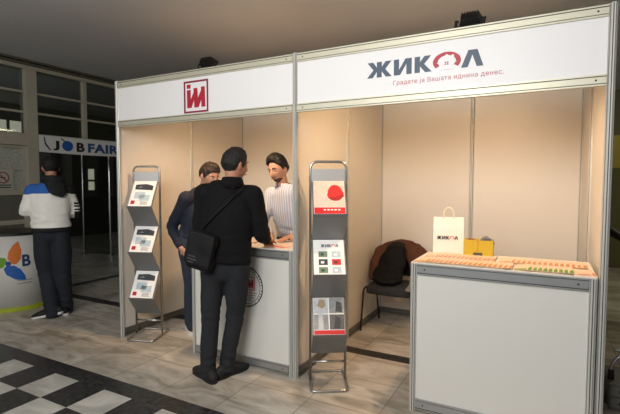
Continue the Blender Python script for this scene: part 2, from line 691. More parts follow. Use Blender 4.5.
# ------------------------------------------------------------------ the setting
bm = bmesh.new()
box(bm, (-8.3, -9, -0.1), (7, 8, 0))
structure(mesh_obj('floor', bm, floor_mat()))
CEIL = mk('ceiling_paint', 'd8dade', 0.8, 0, 0.07, 0.9)
bm = bmesh.new()
box(bm, (-2.7, -9, 3.17), (7, 8, 3.3))
structure(mesh_obj('ceiling', bm, CEIL))
bm = bmesh.new()
box(bm, (-8.3, -9, 3.5), (-2.7, 8, 3.6))
structure(mesh_obj('ceiling_lobby', bm, CEIL))
WALLC = mk('dull_wall_paint', '6f6c60', 0.8, 0, 0.10, 1.5)
OLIVE = mk('olive_wall_paint', '6b6748', 0.8, 0, 0.12, 1.5)
bm = bmesh.new()
box(bm, (-2.6, 6.6, 0), (7, 6.7, 3.17))
structure(mesh_obj('wall_back', bm, OLIVE))
bm = bmesh.new()
box(bm, (6.6, -9, 0), (6.7, 6.6, 3.17))
structure(mesh_obj('wall_right', bm, WALLC))

# glazed wooden screen between hall and lobby
WX0, WX1 = -2.72, -2.60
FRAME = mk('cream_window_paint', 'a59f90', 0.5, 0, 0.08, 6)
GLASS = glass_mat('thin_glass', (0.62, 0.64, 0.60), 0.05)
wl = empty('wall_left', (0, 0, 0))
wl['kind'] = 'structure'
bm = bmesh.new()
box(bm, (WX0, -9, 3.06), (WX1 + 0.02, 8, 3.17))            # head beam
box(bm, (WX0, 0.60, 0), (WX1 + 0.03, 0.74, 3.06))          # wide mullion
box(bm, (WX0, -9, 2.03), (WX1 + 0.02, 0.60, 2.19))         # transom over the door
box(bm, (WX0, 0.74, 2.10), (WX1, 8, 2.20))                 # transom over the opening
box(bm, (WX0 + 0.05, 1.455, 2.20), (WX1 + 0.0, 1.51, 3.06))
for yy in (2.25, 3.0, 3.75, 4.5, 5.25, 6.0):
    box(bm, (WX0 + 0.02, yy, 2.20), (WX1 + 0.01, yy + 0.07, 3.06))
for yy in (-0.55, -1.5, -2.5, -3.5, -4.5):
    box(bm, (WX0, yy - 0.1, 0), (WX1 + 0.02, yy, 3.06))
for zz in (2.47, 2.74):
    box(bm, (WX0 + 0.04, -9, zz), (WX1 - 0.01, 8, zz + 0.028))
box(bm, (WX0, -9, 0), (WX1, -1.6, 2.03))
box(bm, (WX0, 2.9, 0), (WX1, 8, 2.10))
structure(mesh_obj('wall_left_frame', bm, FRAME, wl))
bm = bmesh.new()
box(bm, (WX0 + 0.055, -4.5, 2.19), (WX0 + 0.06, 6.0, 3.06))
structure(mesh_obj('window_1', bm, GLASS, wl))
bm = bmesh.new()
box(bm, (WX1, -9, 3.11), (WX1 + 0.07, 8, 3.135))
box(bm, (WX1, -9, 3.145), (WX1 + 0.11, 8, 3.17))
structure(mesh_obj('trim_1', bm, mk('dark_cornice', '565247', 0.7)))
# door leaf with obscured panes beside the mullion
dr = empty('door_1', (WX1 - 0.06, 0.60, 0))
dr['kind'] = 'structure'
DOORC = mk('grey_door_paint', '5f5d55', 0.5, 0, 0.08, 6)
bm = bmesh.new()
Y0, Y1 = -1.12, 0.0
for a, b in ((-1.12, -1.02), (-0.58, -0.52), (-0.045, 0.0)):
    box(bm, (-0.02, a, 0.01), (0.03, b, 2.03))
for a, b in ((1.99, 2.03), (1.69, 1.72), (1.36, 1.43), (0.96, 1.02), (0.01, 0.16)):
    box(bm, (-0.019, Y0, a), (0.031, Y1, b))
structure(mesh_obj('door_frame', bm, FRAME, dr))
bm = bmesh.new()
box(bm, (0, Y0, 1.72), (0.008, Y1, 1.99))
box(bm, (0, Y0, 1.43), (0.008, Y1, 1.69))
structure(mesh_obj('door_pane', bm, frosted_mat(), dr))
bm = bmesh.new()
box(bm, (-0.005, Y0, 0.16), (0.015, Y1, 0.96))
box(bm, (-0.005, Y0, 1.02), (0.015, Y1, 1.36))
for k in range(9):
    box(bm, (0.015, Y0 + 0.06 + k * 0.12, 1.03), (0.02, Y0 + 0.08 + k * 0.12, 1.35))
structure(mesh_obj('door_panel', bm, DOORC, dr))

# no-smoking notice on the door pane
ns_ = empty('notice', (WX1 - 0.02, 0.33, 1.56), 0, 'paper no-smoking notice stuck on the obscured pane of the door', 'sign')
bm = bmesh.new()
box(bm, (-0.002, -0.16, -0.13), (0.001, 0.09, 0.13))
mesh_obj('sheet', bm, mk('notice_paper', 'a9a79b', 0.6), ns_)
bm = bmesh.new()
tube(bm, [(0.003, -0.04 + 0.07 * math.cos(t), 0.03 + 0.07 * math.sin(t)) for t in [2 * PI * i / 24 for i in range(24)]], [0.008] * 24, seg=6, closed=True)
tube(bm, [(0.003, -0.088, 0.078), (0.003, 0.008, -0.018)], [0.008, 0.008], seg=6)
mesh_obj('prohibition_mark', bm, mk('notice_red', '8a4a48', 0.6), ns_)
bm = bmesh.new()
box(bm, (0.001, -0.075, 0.024), (0.003, -0.01, 0.036))
for k in range(2):
    box(bm, (0.001, -0.13, -0.075 - k * 0.03), (0.003, 0.06, -0.062 - k * 0.03))
mesh_obj('print', bm, BLACK, ns_)

# lobby behind the screen
LOB = mk('lobby_wall_paint', '7a786e', 0.85, 0, 0.12, 1.2)
bm = bmesh.new()
box(bm, (-8.3, -9, 0), (-8.2, 8, 3.5))
structure(mesh_obj('wall_lobby', bm, LOB))
bm = bmesh.new()
box(bm, (-8.2, 7.0, 0), (-2.72, 7.1, 3.5))
structure(mesh_obj('wall_lobby_side', bm, LOB))
DAY = mk('bright_window_light', 'e8e4d4', 0.6, 0, 0.3, 30, emit=0.75)
FR2 = mk('lobby_window_frame', '7c786c', 0.6)


def lobby_window(n, y0, y1, z0, z1, ny, zs):
    e = empty('window_%d' % n, (-8.2, 0, 0))
    e['kind'] = 'structure'
    bm = bmesh.new()
    box(bm, (0.0, y0, z0), (0.012, y1, z1))
    structure(mesh_obj('window_pane', bm, DAY, e))
    bm = bmesh.new()
    t = 0.03
    for yy in [y0 + (y1 - y0) * i / ny for i in range(ny + 1)]:
        box(bm, (0.0, yy - t, z0 - t), (0.05, yy + t, z1 + t))
    for zz in [z0, z1] + zs:
        box(bm, (0.001, y0 - t, zz - t), (0.051, y1 + t, zz + t))
    structure(mesh_obj('window_frame', bm, FR2, e))


lobby_window(2, 5.38, 5.66, 1.27, 1.95, 1, [1.58])
lobby_window(3, 2.55, 3.65, 2.76, 3.10, 3, [])
bm = bmesh.new()
box(bm, (-8.2, 4.2, 0), (-8.08, 7.0, 1.1))
for yy in (4.35, 4.95, 5.8, 6.3):
    box(bm, (-8.2, yy, 1.1), (-8.1, yy + 0.22, 2.6))
structure(mesh_obj('trim_2', bm, mk('dark_dado', '3c3b36', 0.6)))
# glass door with two steel pull posts in the lobby
gd = empty('door_2', (-4.96, 3.03, 0), 0.24)
gd['kind'] = 'structure'
bm = bmesh.new()
for xx in (0.0, 0.66):
    tube(bm, [(xx, 0, 0.0), (xx, 0, 2.1)], [0.022, 0.022], seg=10, cap='flat')
    box(bm, (xx - 0.035, -0.035, 0), (xx + 0.035, 0.035, 0.02))
structure(mesh_obj('door_post', bm, CHROME, gd))
bm = bmesh.new()
box(bm, (0.024, -0.005, 0.03), (0.636, 0.005, 2.08))
structure(mesh_obj('door_glass', bm, GLASS, gd))

# ------------------------------------------------------------------ exhibition stand
Pm = 0.99
POST_H = 2.495


def post_outline(r=0.02):
    pts = []
    for k in range(8):
        a = PI / 8 + k * PI / 4
        b = a + PI / 4
        A = Vector((math.cos(a), math.sin(a))) * r
        B = Vector((math.cos(b), math.sin(b))) * r
        n = ((A + B) / 2).normalized()
        s0, s1 = A.lerp(B, 0.34), A.lerp(B, 0.66)
        pts += [A, s0, s0 - n * 0.005, s1 - n * 0.005, s1]
    return [(p.x, p.y) for p in pts]


def post_bm(h, r=0.022):
    bm = bmesh.new()
    out = post_outline(r)
    fs = prism(bm, out, 0, h)
    n = len(out)
    for k in range(8):
        fs[2 + k * 5 + 2].material_index = 1
    box(bm, (-0.012, -0.012, h), (0.012, 0.012, h + 0.004))
    return bm


def rail_bm(L, h=0.062, holes=True, front=-1):
    """grooved beam running along +x from 0..L, centred on y, z 0..h, with dark lock holes at both ends"""
    bm = bmesh.new()
    prof = [(-0.017, 0), (-0.017, 0.009), (-0.013, 0.0105), (-0.013, 0.013), (-0.0155, 0.0145), (-0.0155, h - 0.0145), (-0.013, h - 0.013), (-0.013, h - 0.0105), (-0.017, h - 0.009), (-0.017, h)]
    ring = prof + [(-y, z) for y, z in reversed(prof)]
    a = [bm.verts.new((0, y, z)) for y, z in ring]
    b = [bm.verts.new((L, y, z)) for y, z in ring]
    n = len(ring)
    bm.faces.new(a)
    bm.faces.new(list(reversed(b)))
    for i in range(n):
        f = bm.faces.new((a[i], b[i], b[(i + 1) % n], a[(i + 1) % n]))
        if i in (1, 2, 6, 7) or i in (11, 12, 16, 17):
            f.material_index = 1
    if holes:
        for xx in (0.05, L - 0.05):
            for s in (-1, 1):
                tube(bm, [(xx, s * 0.012, h / 2), (xx, s * 0.0162, h / 2)], [0.0055, 0.0055], seg=10, mi=2, cap='flat')
    return bm


stand = empty('exhibition_stand', (0, 0, 0), 0, 'white panelled two-bay exhibition stand with aluminium posts and a lettered fascia', 'exhibition stand')
posts = [(0, 0), (0, 1), (0, 2), (1, 2), (2, 0), (2, 1), (2, 2), (3, 2), (4, 0), (4, 1), (4, 2)]
pm = None
for (i, j) in posts:
    if pm is None:
        o = mesh_obj('post', post_bm(POST_H), [ALU, ALU_SLOT], stand)
        pm = o.data
    else:
        o = bpy.data.objects.new('post', pm)
        COL.objects.link(o)
        o.parent = stand
    o.location = (i * Pm, j * Pm, 0)
RM = [ALU_WARM, ALU_SLOT, DARK_HOLE]


def beam(x, y, z, L, rot=0, holes=True, name='rail', h=0.062):
    o = mesh_obj(name, rail_bm(L, h, holes), RM if z > 0.1 else [BASE_RAIL, ALU_SLOT, DARK_HOLE], stand)
    o.location = (x, y, z)
    o.rotation_euler = (0, 0, rot)
    return o


def wall_panel(x0, y0, along, L=Pm):
    g = 0.019
    bm = bmesh.new()
    if along == 'x':
        box(bm, (x0 + g, y0 - 0.003, 0.075), (x0 + L - g, y0 + 0.003, 2.425))
        beam(x0 + 0.02, y0, 0.02, L - 0.04, 0, False)
        beam(x0 + 0.02, y0, 2.43, L - 0.04, 0, False)
    else:
        box(bm, (x0 - 0.003, y0 + g, 0.075), (x0 + 0.003, y0 + L - g, 2.425))
        beam(x0, y0 + 0.02, 0.02, L - 0.04, PI / 2, False)
        beam(x0, y0 + 0.02, 2.43, L - 0.04, PI / 2, False)
    mesh_obj('wall_panel', bm, PANEL, stand)


for i in (0, 2, 4):
    for j in (0, 1):
        wall_panel(i * Pm, j * Pm, 'y')
for i in range(4):
    wall_panel(i * Pm, 2 * Pm, 'x')
for i in (0, 2):
    beam(i * Pm + 0.02, 0, 2.428, 2 * Pm - 0.04)
    beam(i * Pm + 0.02, 0, 2.058, 2 * Pm - 0.04)
    bm = bmesh.new()
    box(bm, (i * Pm + 0.021, -0.004, 2.116), (i * Pm + 2 * Pm - 0.021, 0.004, 2.432))
    fb = mesh_obj('fascia_board', bm, FASCIA, stand, label='white fascia board lettered with a red framed monogram' if i == 0 else 'white fascia board lettered with a house sign')
    if i == 0:
        lg = im_logo_bm(0.272, 0.004)
        bmesh.ops.transform(lg, matrix=on_front(-0.0045) @ Matrix.Translation((1.0, 2.2645, 0)), verts=lg.verts)
        mesh_obj('monogram', lg, [mk('frame_red', '8d2440', 0.5), RED], fb)
    else:
        zb = zhikol_bm(0.752, 0.103)
        # slight rise of the lettering is perspective only; build level
        bmesh.ops.transform(zb, matrix=on_front(-0.0055) @ Matrix.Translation((2.556, 2.245, 0)), verts=zb.verts)
        mesh_obj('house_sign_lettering', zb, [SLATE, mk('sign_arch_red', 'b5293c', 0.5), FASCIA], fb)
        tb = fit_bm(text_bm('Градете ја Вашата иднина денес.', 0.06, 0.0, 0.0, spacing=1.08), 2.742, 3.424)
        bmesh.ops.transform(tb, matrix=on_front(-0.0052) @ Matrix.Translation((0, 2.182, 0)), verts=tb.verts)
        mesh_obj('slogan_lettering', tb, mk('slogan_red', 'b8404e', 0.5), fb)


# floodlights clamped on the fascia, lamps burning into the bays
def floodlight(x, label, power, aim):
    e = empty('floodlight', (x, 0.0, 2.492), 0, label, 'floodlight', 'floodlights on the fascia')
    e.scale = (0.86, 0.86, 0.80)
    bm = bmesh.new()
    # U bracket
    pts = rounded_path([(-0.095, 0.03, 0.065), (-0.095, 0.0, 0.004), (0.095, 0.0, 0.004), (0.095, 0.03, 0.065)], 0.012, 3)
    tube(bm, pts, [(0.004, 0.012)] * len(pts), hint=(0, 0, 1), seg=8, cap='flat')
    mesh_obj('bracket', bm, BLK_PLASTIC, e)
    tilt = math.radians(-35)
    R = Matrix.Translation((0, 0.045, 0.062)) @ Matrix.Rotation(tilt, 4, 'X')
    bm = bmesh.new()
    # housing: tapered box with cooling fins, open front towards +y
    a = [(-0.082, 0.04, -0.055), (0.082, 0.04, -0.055), (0.082, 0.04, 0.055), (-0.082, 0.04, 0.055)]
    b = [(-0.06, -0.045, -0.036), (0.06, -0.045, -0.036), (0.06, -0.045, 0.036), (-0.06, -0.045, 0.036)]
    c = [(x_ * 0.9, 0.04, z_ * 0.88) for x_, _, z_ in a]
    d = [(x_ * 0.86, 0.022, z_ * 0.8) for x_, _, z_ in a]
    V = [[bm.verts.new(p) for p in s] for s in (b, a, c, d)]
    bm.faces.new(list(reversed(V[0])))
    for s in range(3):
        for k in range(4):
            bm.faces.new((V[s][k], V[s][(k + 1) % 4], V[s + 1][(k + 1) % 4], V[s + 1][k]))
    bm.faces.new(V[3])
    for k in range(7):
        xx = -0.054 + k * 0.018
        box(bm, (xx - 0.003, -0.06, -0.03), (xx + 0.003, -0.044, 0.03))
    box(bm, (-0.03, -0.03, 0.046), (0.03, 0.02, 0.064))
    bmesh.ops.transform(bm, matrix=R, verts=bm.verts)
    mesh_obj('housing', bm, BLK_PLASTIC, e)
    bm = bmesh.new()
    box(bm, (-0.068, 0.024, -0.042), (0.068, 0.028, 0.042), mat=R)
    mesh_obj('lamp_glass', bm, mk('lit_lamp_glass', 'ffd9a0', 0.3, emit=4.0), e)
    for s in (-1, 1):
        bm = bmesh.new()
        tube(bm, [(s * 0.08, 0.035, 0.062), (s * 0.108, 0.035, 0.062)], [0.011, 0.011], seg=10, cap='flat')
        mesh_obj('knob', bm, BLK_PLASTIC, e)
    ld = bpy.data.lights.new('flood_lamp', 'SPOT')
    ld.energy = power
    ld.color = (1.0, 0.635, 0.34)
    ld.spot_size = math.radians(150)
    ld.spot_blend = 0.75
    ld.shadow_soft_size = 0.05
    lo = bpy.data.objects.new('flood_lamp', ld)
    COL.objects.link(lo)
    lo.parent = e
    lo.location = (0, 0.115, 0.02)
    ax = Vector((aim, math.cos(math.radians(68)), -math.sin(math.radians(68))))
    lo.rotation_euler = ax.to_track_quat('-Z', 'Y').to_euler()
    return e


floodlight(1.10, 'black floodlight on the fascia above the red monogram', 86, 0.05)
floodlight(3.22, 'black floodlight on the fascia above the house sign', 92, -0.22)


# ------------------------------------------------------------------ counters
def counter(x0, x1, y0, y1, h, label):
    e = empty('reception_counter', (x0, y0, 0), 0, label, 'counter')
    Lx, Ly = x1 - x0, y1 - y0
    q = 0.022
    for px, py in ((q, q), (Lx - q, q), (q, Ly - q), (Lx - q, Ly - q)):
        o = mesh_obj('post', post_bm(h - 0.004), [ALU, ALU_SLOT], e)
        o.location = (px, py, 0)

    def rl(x, y, z, L, rot, hole):
        o = mesh_obj('rail', rail_bm(L, 0.072 if hole else 0.062, hole), [RAIL_GREY, ALU_SLOT, DARK_HOLE], e)
        o.location = (x, y, z)
        o.rotation_euler = (0, 0, rot)
    for z, hh in ((0.012, 1), (h - 0.076, 1)):
        rl(2 * q, q, z, Lx - 4 * q, 0, True)
    rl(2 * q, Ly - q, h - 0.076, Lx - 4 * q, 0, False)
    for xx in (q, Lx - q):
        for z in (0.012, h - 0.076):
            rl(xx, 2 * q, z, Ly - 4 * q, PI / 2, False)
    bm = bmesh.new()
    box(bm, (2 * q - 0.003, q - 0.003, 0.08), (Lx - 2 * q + 0.003, q + 0.003, h - 0.072))
    fp = mesh_obj('front_panel', bm, mk('counter_white', 'd9d8d2', 0.42, 0, 0.012, 3), e)
    for xx in (q, Lx - q):
        bm = bmesh.new()
        box(bm, (xx - 0.003, 2 * q - 0.003, 0.08), (xx + 0.003, Ly - 2 * q + 0.003, h - 0.072))
        mesh_obj('side_panel', bm, mk('counter_white', 'd9d8d2'), e)
    bm = bmesh.new()
    box(bm, (0.004, 0.004, h - 0.004), (Lx - 0.004, Ly - 0.004, h + 0.006), bevel=0.002)
    mesh_obj('countertop', bm, PANEL, e)
    return e, fp


CTOP = 1.006
cr, cr_fp = counter(2.885, 3.934, -0.05, 0.50, 1.0, 'white counter with grey metal edges covered with fanned leaflets')
cl, cl_fp = counter(0.905, 1.952, 0.0, 0.52, 1.0, 'white counter with a round monogram sticker on its front')
# round sticker
bm = bmesh.new()
box(bm, (-0.21, -0.24, 0), (0.21, 0.22, 0.0008), 0)
for r, t in ((0.172, 0.009), (0.145, 0.005)):
    for k in range(48):
        a, b = 2 * PI * k / 48, 2 * PI * (k + 1) / 48
        prism(bm, [(r * math.cos(a), r * math.sin(a)), (r * math.cos(b), r * math.sin(b)), ((r - t) * math.cos(b), (r - t) * math.sin(b)), ((r - t) * math.cos(a), (r - t) * math.sin(a))], 0.0008, 0.0018, 1)
for k in range(40):         # small marks round the ring
    a = 2 * PI * k / 40
    if k % 5 == 0:
        continue
    c, s = math.cos(a), math.sin(a)
    m_ = Matrix.Translation((0.157 * c, 0.157 * s, 0)) @ Matrix.Rotation(a, 4, 'Z')
    box(bm, (-0.0045, -0.005, 0.0008), (0.0045, 0.005, 0.0016), 1, mat=m_)
merge(bm, im_logo_bm(0.112, 0.0018), Matrix.Translation((0.035, 0.03, 0)), 2)
for k in range(4):
    box(bm, (-0.06 + 0.01 * k, -0.052 - k * 0.02, 0.0008), (0.112 - 0.012 * k, -0.045 - k * 0.02, 0.0016), 3)
bmesh.ops.transform(bm, matrix=on_front(0.022 - 0.0032) @ Matrix.Translation((1.494 - 0.905, 0.67, 0)), verts=bm.verts)
mesh_obj('round_sticker', bm, [mk('sticker_paper', 'd5d5d1', 0.5, 0, 0.01), BLACK, RED, GREY_PRINT], cl_fp, label='paper sticker with a black ring and red monogram')


# ------------------------------------------------------------------ brochure racks
def rack(loc, rz, label):
    e = empty('brochure_rack', loc, rz, label, 'brochure stand', 'zigzag brochure stands')
    W = 0.135
    r = 0.0105
    bm = bmesh.new()
    pts = rounded_path([(-W, 0, 0.012), (-W, 0, 1.685), (W, 0, 1.685), (W, 0, 0.012)], 0.055, 6)
    tube(bm, pts, [r] * len(pts), hint=(0, 1, 0), seg=10, cap='flat')
    mesh_obj('frame', bm, CHROME, e, True)
    bm = bmesh.new()
    pts = rounded_path([(-W, -0.19, r), (W, -0.19, r), (W, 0.16, r), (-W, 0.16, r)], 0.035, 5, True)
    tube(bm, pts, [r] * len(pts), hint=(0, 0, 1), seg=10, closed=True)
    mesh_obj('base_loop', bm, CHROME, e, True)
    bm = bmesh.new()
    tube(bm, [(-W, 0, 0.155), (W, 0, 0.155)], [0.009, 0.009], hint=(0, 0, 1), seg=10, cap='flat')
    mesh_obj('crossbar', bm, CHROME, e, True)
    bm = bmesh.new()
    box(bm, (-W + 0.008, -0.004, 1.535), (W - 0.008, 0.004, 1.632), bevel=0.003)
    mesh_obj('header_plate', bm, HEADER, e)
    zs = [(1.545, 1.29, 1.095), (1.095, 0.85, 0.655), (0.655, 0.405, 0.225)]
    D = -0.15
    for (zt, zl, zb) in zs:
        bm = bmesh.new()
        t = 0.0035
        w_ = W - 0.0095
        sec = [(-0.002, zt - 0.006), (D, zl), (D - 0.009, zl + 0.014)]
        prism(bm, [(sec[0][0], sec[0][1]), (sec[1][0], sec[1][1]), (sec[2][0], sec[2][1]), (sec[2][0] - t, sec[2][1]), (sec[1][0] - t * 0.6, sec[1][1] - t * 1.6), (sec[0][0], sec[0][1] - t * 2)], -w_, w_, 0, tf=lambda a, b, z: Vector((z, a, b)))
        prism(bm, [(D, zl - 0.004), (D + t * 1.5, zl - 0.003), (-0.002, zb + 0.004), (-0.002, zb - 0.003)], -w_, w_, 0, tf=lambda a, b, z: Vector((z, a, b)))
        mesh_obj('tray', bm, RACK_GREY, e)
    return e, zs, D


LC = (0.20, 0.155, 0)
RC = (2.218, 0.082, 0)
rk1, zs, D = rack(LC, math.radians(21), 'silver zigzag brochure stand at the end post beside the red monogram bay')
rk2, zs, D = rack(RC, math.radians(31), 'silver zigzag brochure stand at the partition post near the chair')


def brochure(rk, k, label, name, draw):
    """one catalogue lying on tray k; draw(bm) adds print in x (-0.12..0.12), y (0..0.27)"""
    zt, zl, zb = zs[k]
    bm = bmesh.new()
    box(bm, (-0.115, 0, 0), (0.115, 0.277, 0.010), 0, bevel=0.0015)
    mats = draw(bm)
    d = Vector((0, -0.002 - D, zt - 0.006 - zl)).normalized()
    n = Vector((0, -d.z, d.y))
    o0 = Vector((0, D, zl)) + d * 0.006 + n * 0.004
    L = Matrix(((1, d.x, n.x, o0.x), (0, d.y, n.y, o0.y), (0, d.z, n.z, o0.z), (0, 0, 0, 1)))
    Wm = Matrix.Translation(rk.location) @ Matrix.Rotation(rk.rotation_euler[2], 4, 'Z') @ L
    o = mesh_obj(name, bm, [PAPER] + mats)
    o.matrix_world = Wm
    tag(o, label, 'brochure')
    return o


Z0, Z1 = 0.0102, 0.0110


def quad(bm, x0, y0, x1, y1, mi, lift=0.0):
    box(bm, (x0, y0, Z0 - 0.001), (x1, y1, Z1 + lift), mi)


DKPHOTO = mk('dark_photo_print', '3d4144', 0.5, 0, 0.7, 45)
BLPHOTO = mk('pale_blue_photo_print', 'b9cdd6', 0.5, 0, 0.25, 45)
PINKPHOTO = mk('pale_photo_print', 'd8c4b6', 0.5, 0, 0.25, 40)
GRYPHOTO = mk('grey_photo_print', '8f9294', 0.5, 0, 0.55, 45)
GRNPHOTO = mk('green_photo_print', '6f8a72', 0.5, 0, 0.5, 50)


def left_cover(seed):
    def f(bm):
        random.seed(seed)
        prism(bm, [(-0.085, 0.185), (0.095, 0.175), (0.095, 0.225), (0.02, 0.245), (-0.085, 0.238)], Z0 - 0.001, Z1, 1)
        prism(bm, [(-0.07, 0.205), (-0.01, 0.203), (-0.03, 0.22)], Z0, Z1 + 0.0005, 4)
        quad(bm, -0.075, 0.085, 0.03, 0.155, 2)
        quad(bm, -0.02, 0.06, 0.085, 0.125, 2)
        quad(bm, -0.095, 0.025, -0.055, 0.062, 3)
        for k in range(4):
            quad(bm, 0.0, 0.018 + k * 0.01, 0.08 - 0.01 * (k % 2), 0.022 + k * 0.01, 4)
        return [DKPHOTO, BLPHOTO, RED, GREY_PRINT]
    return f


brochure(rk1, 0, 'white catalogue in the topmost tray of the stand beside the end post', 'brochure', left_cover(1))
brochure(rk1, 1, 'white catalogue in the middle tray of the stand beside the end post', 'brochure', left_cover(2))
brochure(rk1, 2, 'white catalogue in the lowest tray of the stand beside the end post', 'brochure', left_cover(3))


def hat_cover(bm):
    quad(bm, -0.113, 0.058, 0.113, 0.275, 1)
    quad(bm, -0.113, 0.003, 0.113, 0.055, 2)
    pts = [(0.045 + 0.055 * math.cos(t) * (1.0 if math.sin(t) > 0 else 1.15), 0.175 + 0.068 * math.sin(t)) for t in [2 * PI * i / 28 for i in range(28)]]
    prism(bm, pts, Z0, Z1 + 0.0006, 2)
    prism(bm, [(-0.012, 0.135), (0.02, 0.112), (0.075, 0.116), (0.112, 0.15), (0.10, 0.168), (0.05, 0.14)], Z0, Z1 + 0.0012, 3)
    for k in range(5):
        quad(bm, -0.045 + k * 0.026, 0.030, -0.028 + k * 0.026, 0.040, 4, 0.0006)
    return [PINKPHOTO, REDB, mk('dark_red_print', 'a01c20', 0.45), PAPER]


def tiles_cover(bm):
    quad(bm, -0.113, 0.195, 0.113, 0.275, 4)
    z = zhikol_bm(0.135, 0.024)
    for v in z.verts:
        v.co.z *= 0.6
    for f in z.faces:
        f.material_index = {0: 1, 1: 2, 2: 0}[f.material_index]
    merge(bm, z, Matrix.Translation((-0.06, 0.215, Z1 + 0.0004)))
    ms = [3, 5, 6, 2, 3, 5]
    for r_ in range(3):
        for c_ in range(2):
            x = -0.078 + c_ * 0.098
            y = 0.012 + r_ * 0.062
            quad(bm, x - 0.004, y - 0.004, x + 0.074, y + 0.052, 4)
            quad(bm, x, y, x + 0.066, y + 0.046, ms[r_ * 2 + c_], 0.0004)
            quad(bm, x + 0.016, y + 0.012, x + 0.04, y + 0.03, 4 if (r_ + c_) % 2 else 6, 0.0008)
    return [SLATE, REDB, GRNPHOTO, PAPER, BLPHOTO, DKPHOTO]


def photo_cover(bm):
    quad(bm, -0.113, 0.038, -0.004, 0.150, 1)
    quad(bm, 0.004, 0.038, 0.113, 0.150, 2)
    quad(bm, -0.113, 0.158, -0.004, 0.275, 4)
    quad(bm, 0.004, 0.158, 0.113, 0.275, 1)
    quad(bm, -0.113, 0.003, 0.113, 0.034, 3)
    prism(bm, [(-0.08, 0.04), (-0.04, 0.04), (-0.05, 0.20), (-0.075, 0.19)], Z0, Z1 + 0.0006, 4)
    prism(bm, [(-0.085, 0.215), (-0.05, 0.195), (-0.02, 0.215), (-0.03, 0.262), (-0.07, 0.265)], Z0, Z1 + 0.0006, 5)
    prism(bm, [(0.03, 0.05), (0.08, 0.045), (0.09, 0.12), (0.05, 0.14)], Z0, Z1 + 0.0006, 6)
    prism(bm, [(0.05, 0.17), (0.10, 0.165), (0.10, 0.24), (0.06, 0.25)], Z0, Z1 + 0.0006, 6)
    return [GRYPHOTO, mk('dim_photo_print', '62605f', 0.5, 0, 0.6, 45), REDB, mk('silver_photo_print', 'c4c7c9', 0.5, 0, 0.3, 45), mk('tan_print', 'a38f73', 0.5), DKPHOTO]


brochure(rk2, 0, 'catalogue with a red hard hat and red band in the topmost tray', 'brochure', hat_cover)
brochure(rk2, 1, 'white catalogue with small square pictures in the middle tray', 'brochure', tiles_cover)
brochure(rk2, 2, 'grey photo catalogue with a red band in the lowest tray', 'brochure', photo_cover)

# ------------------------------------------------------------------ leaflets on the counters
ORANGE = mk('orange_leaflet_print', 'c98548', 0.5, 0, 0.2, 30)
GREEN = mk('green_leaflet_print', '5c8f24', 0.5, 0, 0.2, 30)
PINK = mk('pink_leaflet_print', 'cc8c7e', 0.5, 0, 0.2, 30)
CREAM = mk('cream_leaflet_paper', 'e3cbb0', 0.5, 0, 0.06, 20)


def leaflet_mesh(front, w=0.1, d=0.21):
    bm = bmesh.new()
    box(bm, (0, 0, 0), (w, d, 0.0012), 0)
    prism(bm, [(w - 0.021, 0.001), (w - 0.002, 0.001), (w - 0.002, 0.11), (w - 0.014, 0.09), (w - 0.021, 0.05)], 0.0012, 0.0016, 1)
    prism(bm, [(0.004, 0.004), (w - 0.03, 0.004), (w - 0.03, 0.05), (0.004, 0.04)], 0.0012, 0.0016, 1)
    box(bm, (w - 0.019, 0.13, 0.0012), (w - 0.004, 0.19, 0.0016), 2)
    bmesh.ops.recalc_face_normals(bm, faces=bm.faces)
    me = bpy.data.meshes.new('leaflet')
    bm.to_mesh(me)
    bm.free()
    for m in (CREAM, front, PINKPHOTO):
        me.materials.append(m)
    return me


def fan(x0, x1, n, y, me, label, group, tilt=5.5, yaw=0.0):
    for k in range(n):
        o = bpy.data.objects.new('leaflet', me)
        COL.objects.link(o)
        x = x0 + (x1 - x0) * k / max(1, n - 1)
        t = math.radians(tilt)
        o.location = (x, y + random.uniform(-0.004, 0.004), CTOP + 0.0006)
        o.rotation_euler = (0, -t, math.radians(yaw + random.uniform(-0.5, 0.5)))
        tag(o, label, 'leaflet', group)


mo, mg, mp_ = leaflet_mesh(ORANGE), leaflet_mesh(GREEN), leaflet_mesh(PINK)
fan(2.90, 3.40, 18, -0.035, mo, 'orange leaflet fanned along the front edge of the wide counter', 'orange leaflets in the front row')
fan(3.505, 3.72, 9, -0.03, mg, 'green leaflet fanned along the front edge of the wide counter', 'green leaflets in the front row')
fan(2.915, 3.28, 14, 0.19, mp_, 'pink leaflet fanned in the row behind the orange ones', 'pink leaflets in the back row')
fan(3.40, 3.80, 14, 0.19, mo, 'orange leaflet fanned in the row behind the green ones', 'orange leaflets in the back row')
o = bpy.data.objects.new('leaflet', mp_)
COL.objects.link(o)
o.location = (3.835, -0.02, CTOP + 0.0006)
o.rotation_euler = (0, math.radians(0), math.radians(6))
tag(o, 'single pale leaflet lying flat beyond the green fan', 'leaflet')

# brochures under the attendant's hands on the other counter
for (x, y, rz, me, lb) in ((1.33, 0.14, 0.3, leaflet_mesh(BLUE, 0.15, 0.21), 'blue printed sheet lying on the counter by the writing hand'),
                          (1.68, 0.10, -0.25, leaflet_mesh(REDB, 0.15, 0.21), 'red printed sheet lying on the counter under the attendant\'s hand')):
    o = bpy.data.objects.new('leaflet', me)
    COL.objects.link(o)
    o.location = (x, y, CTOP + 0.0006)
    o.rotation_euler = (0, 0, rz)
    tag(o, lb, 'leaflet')

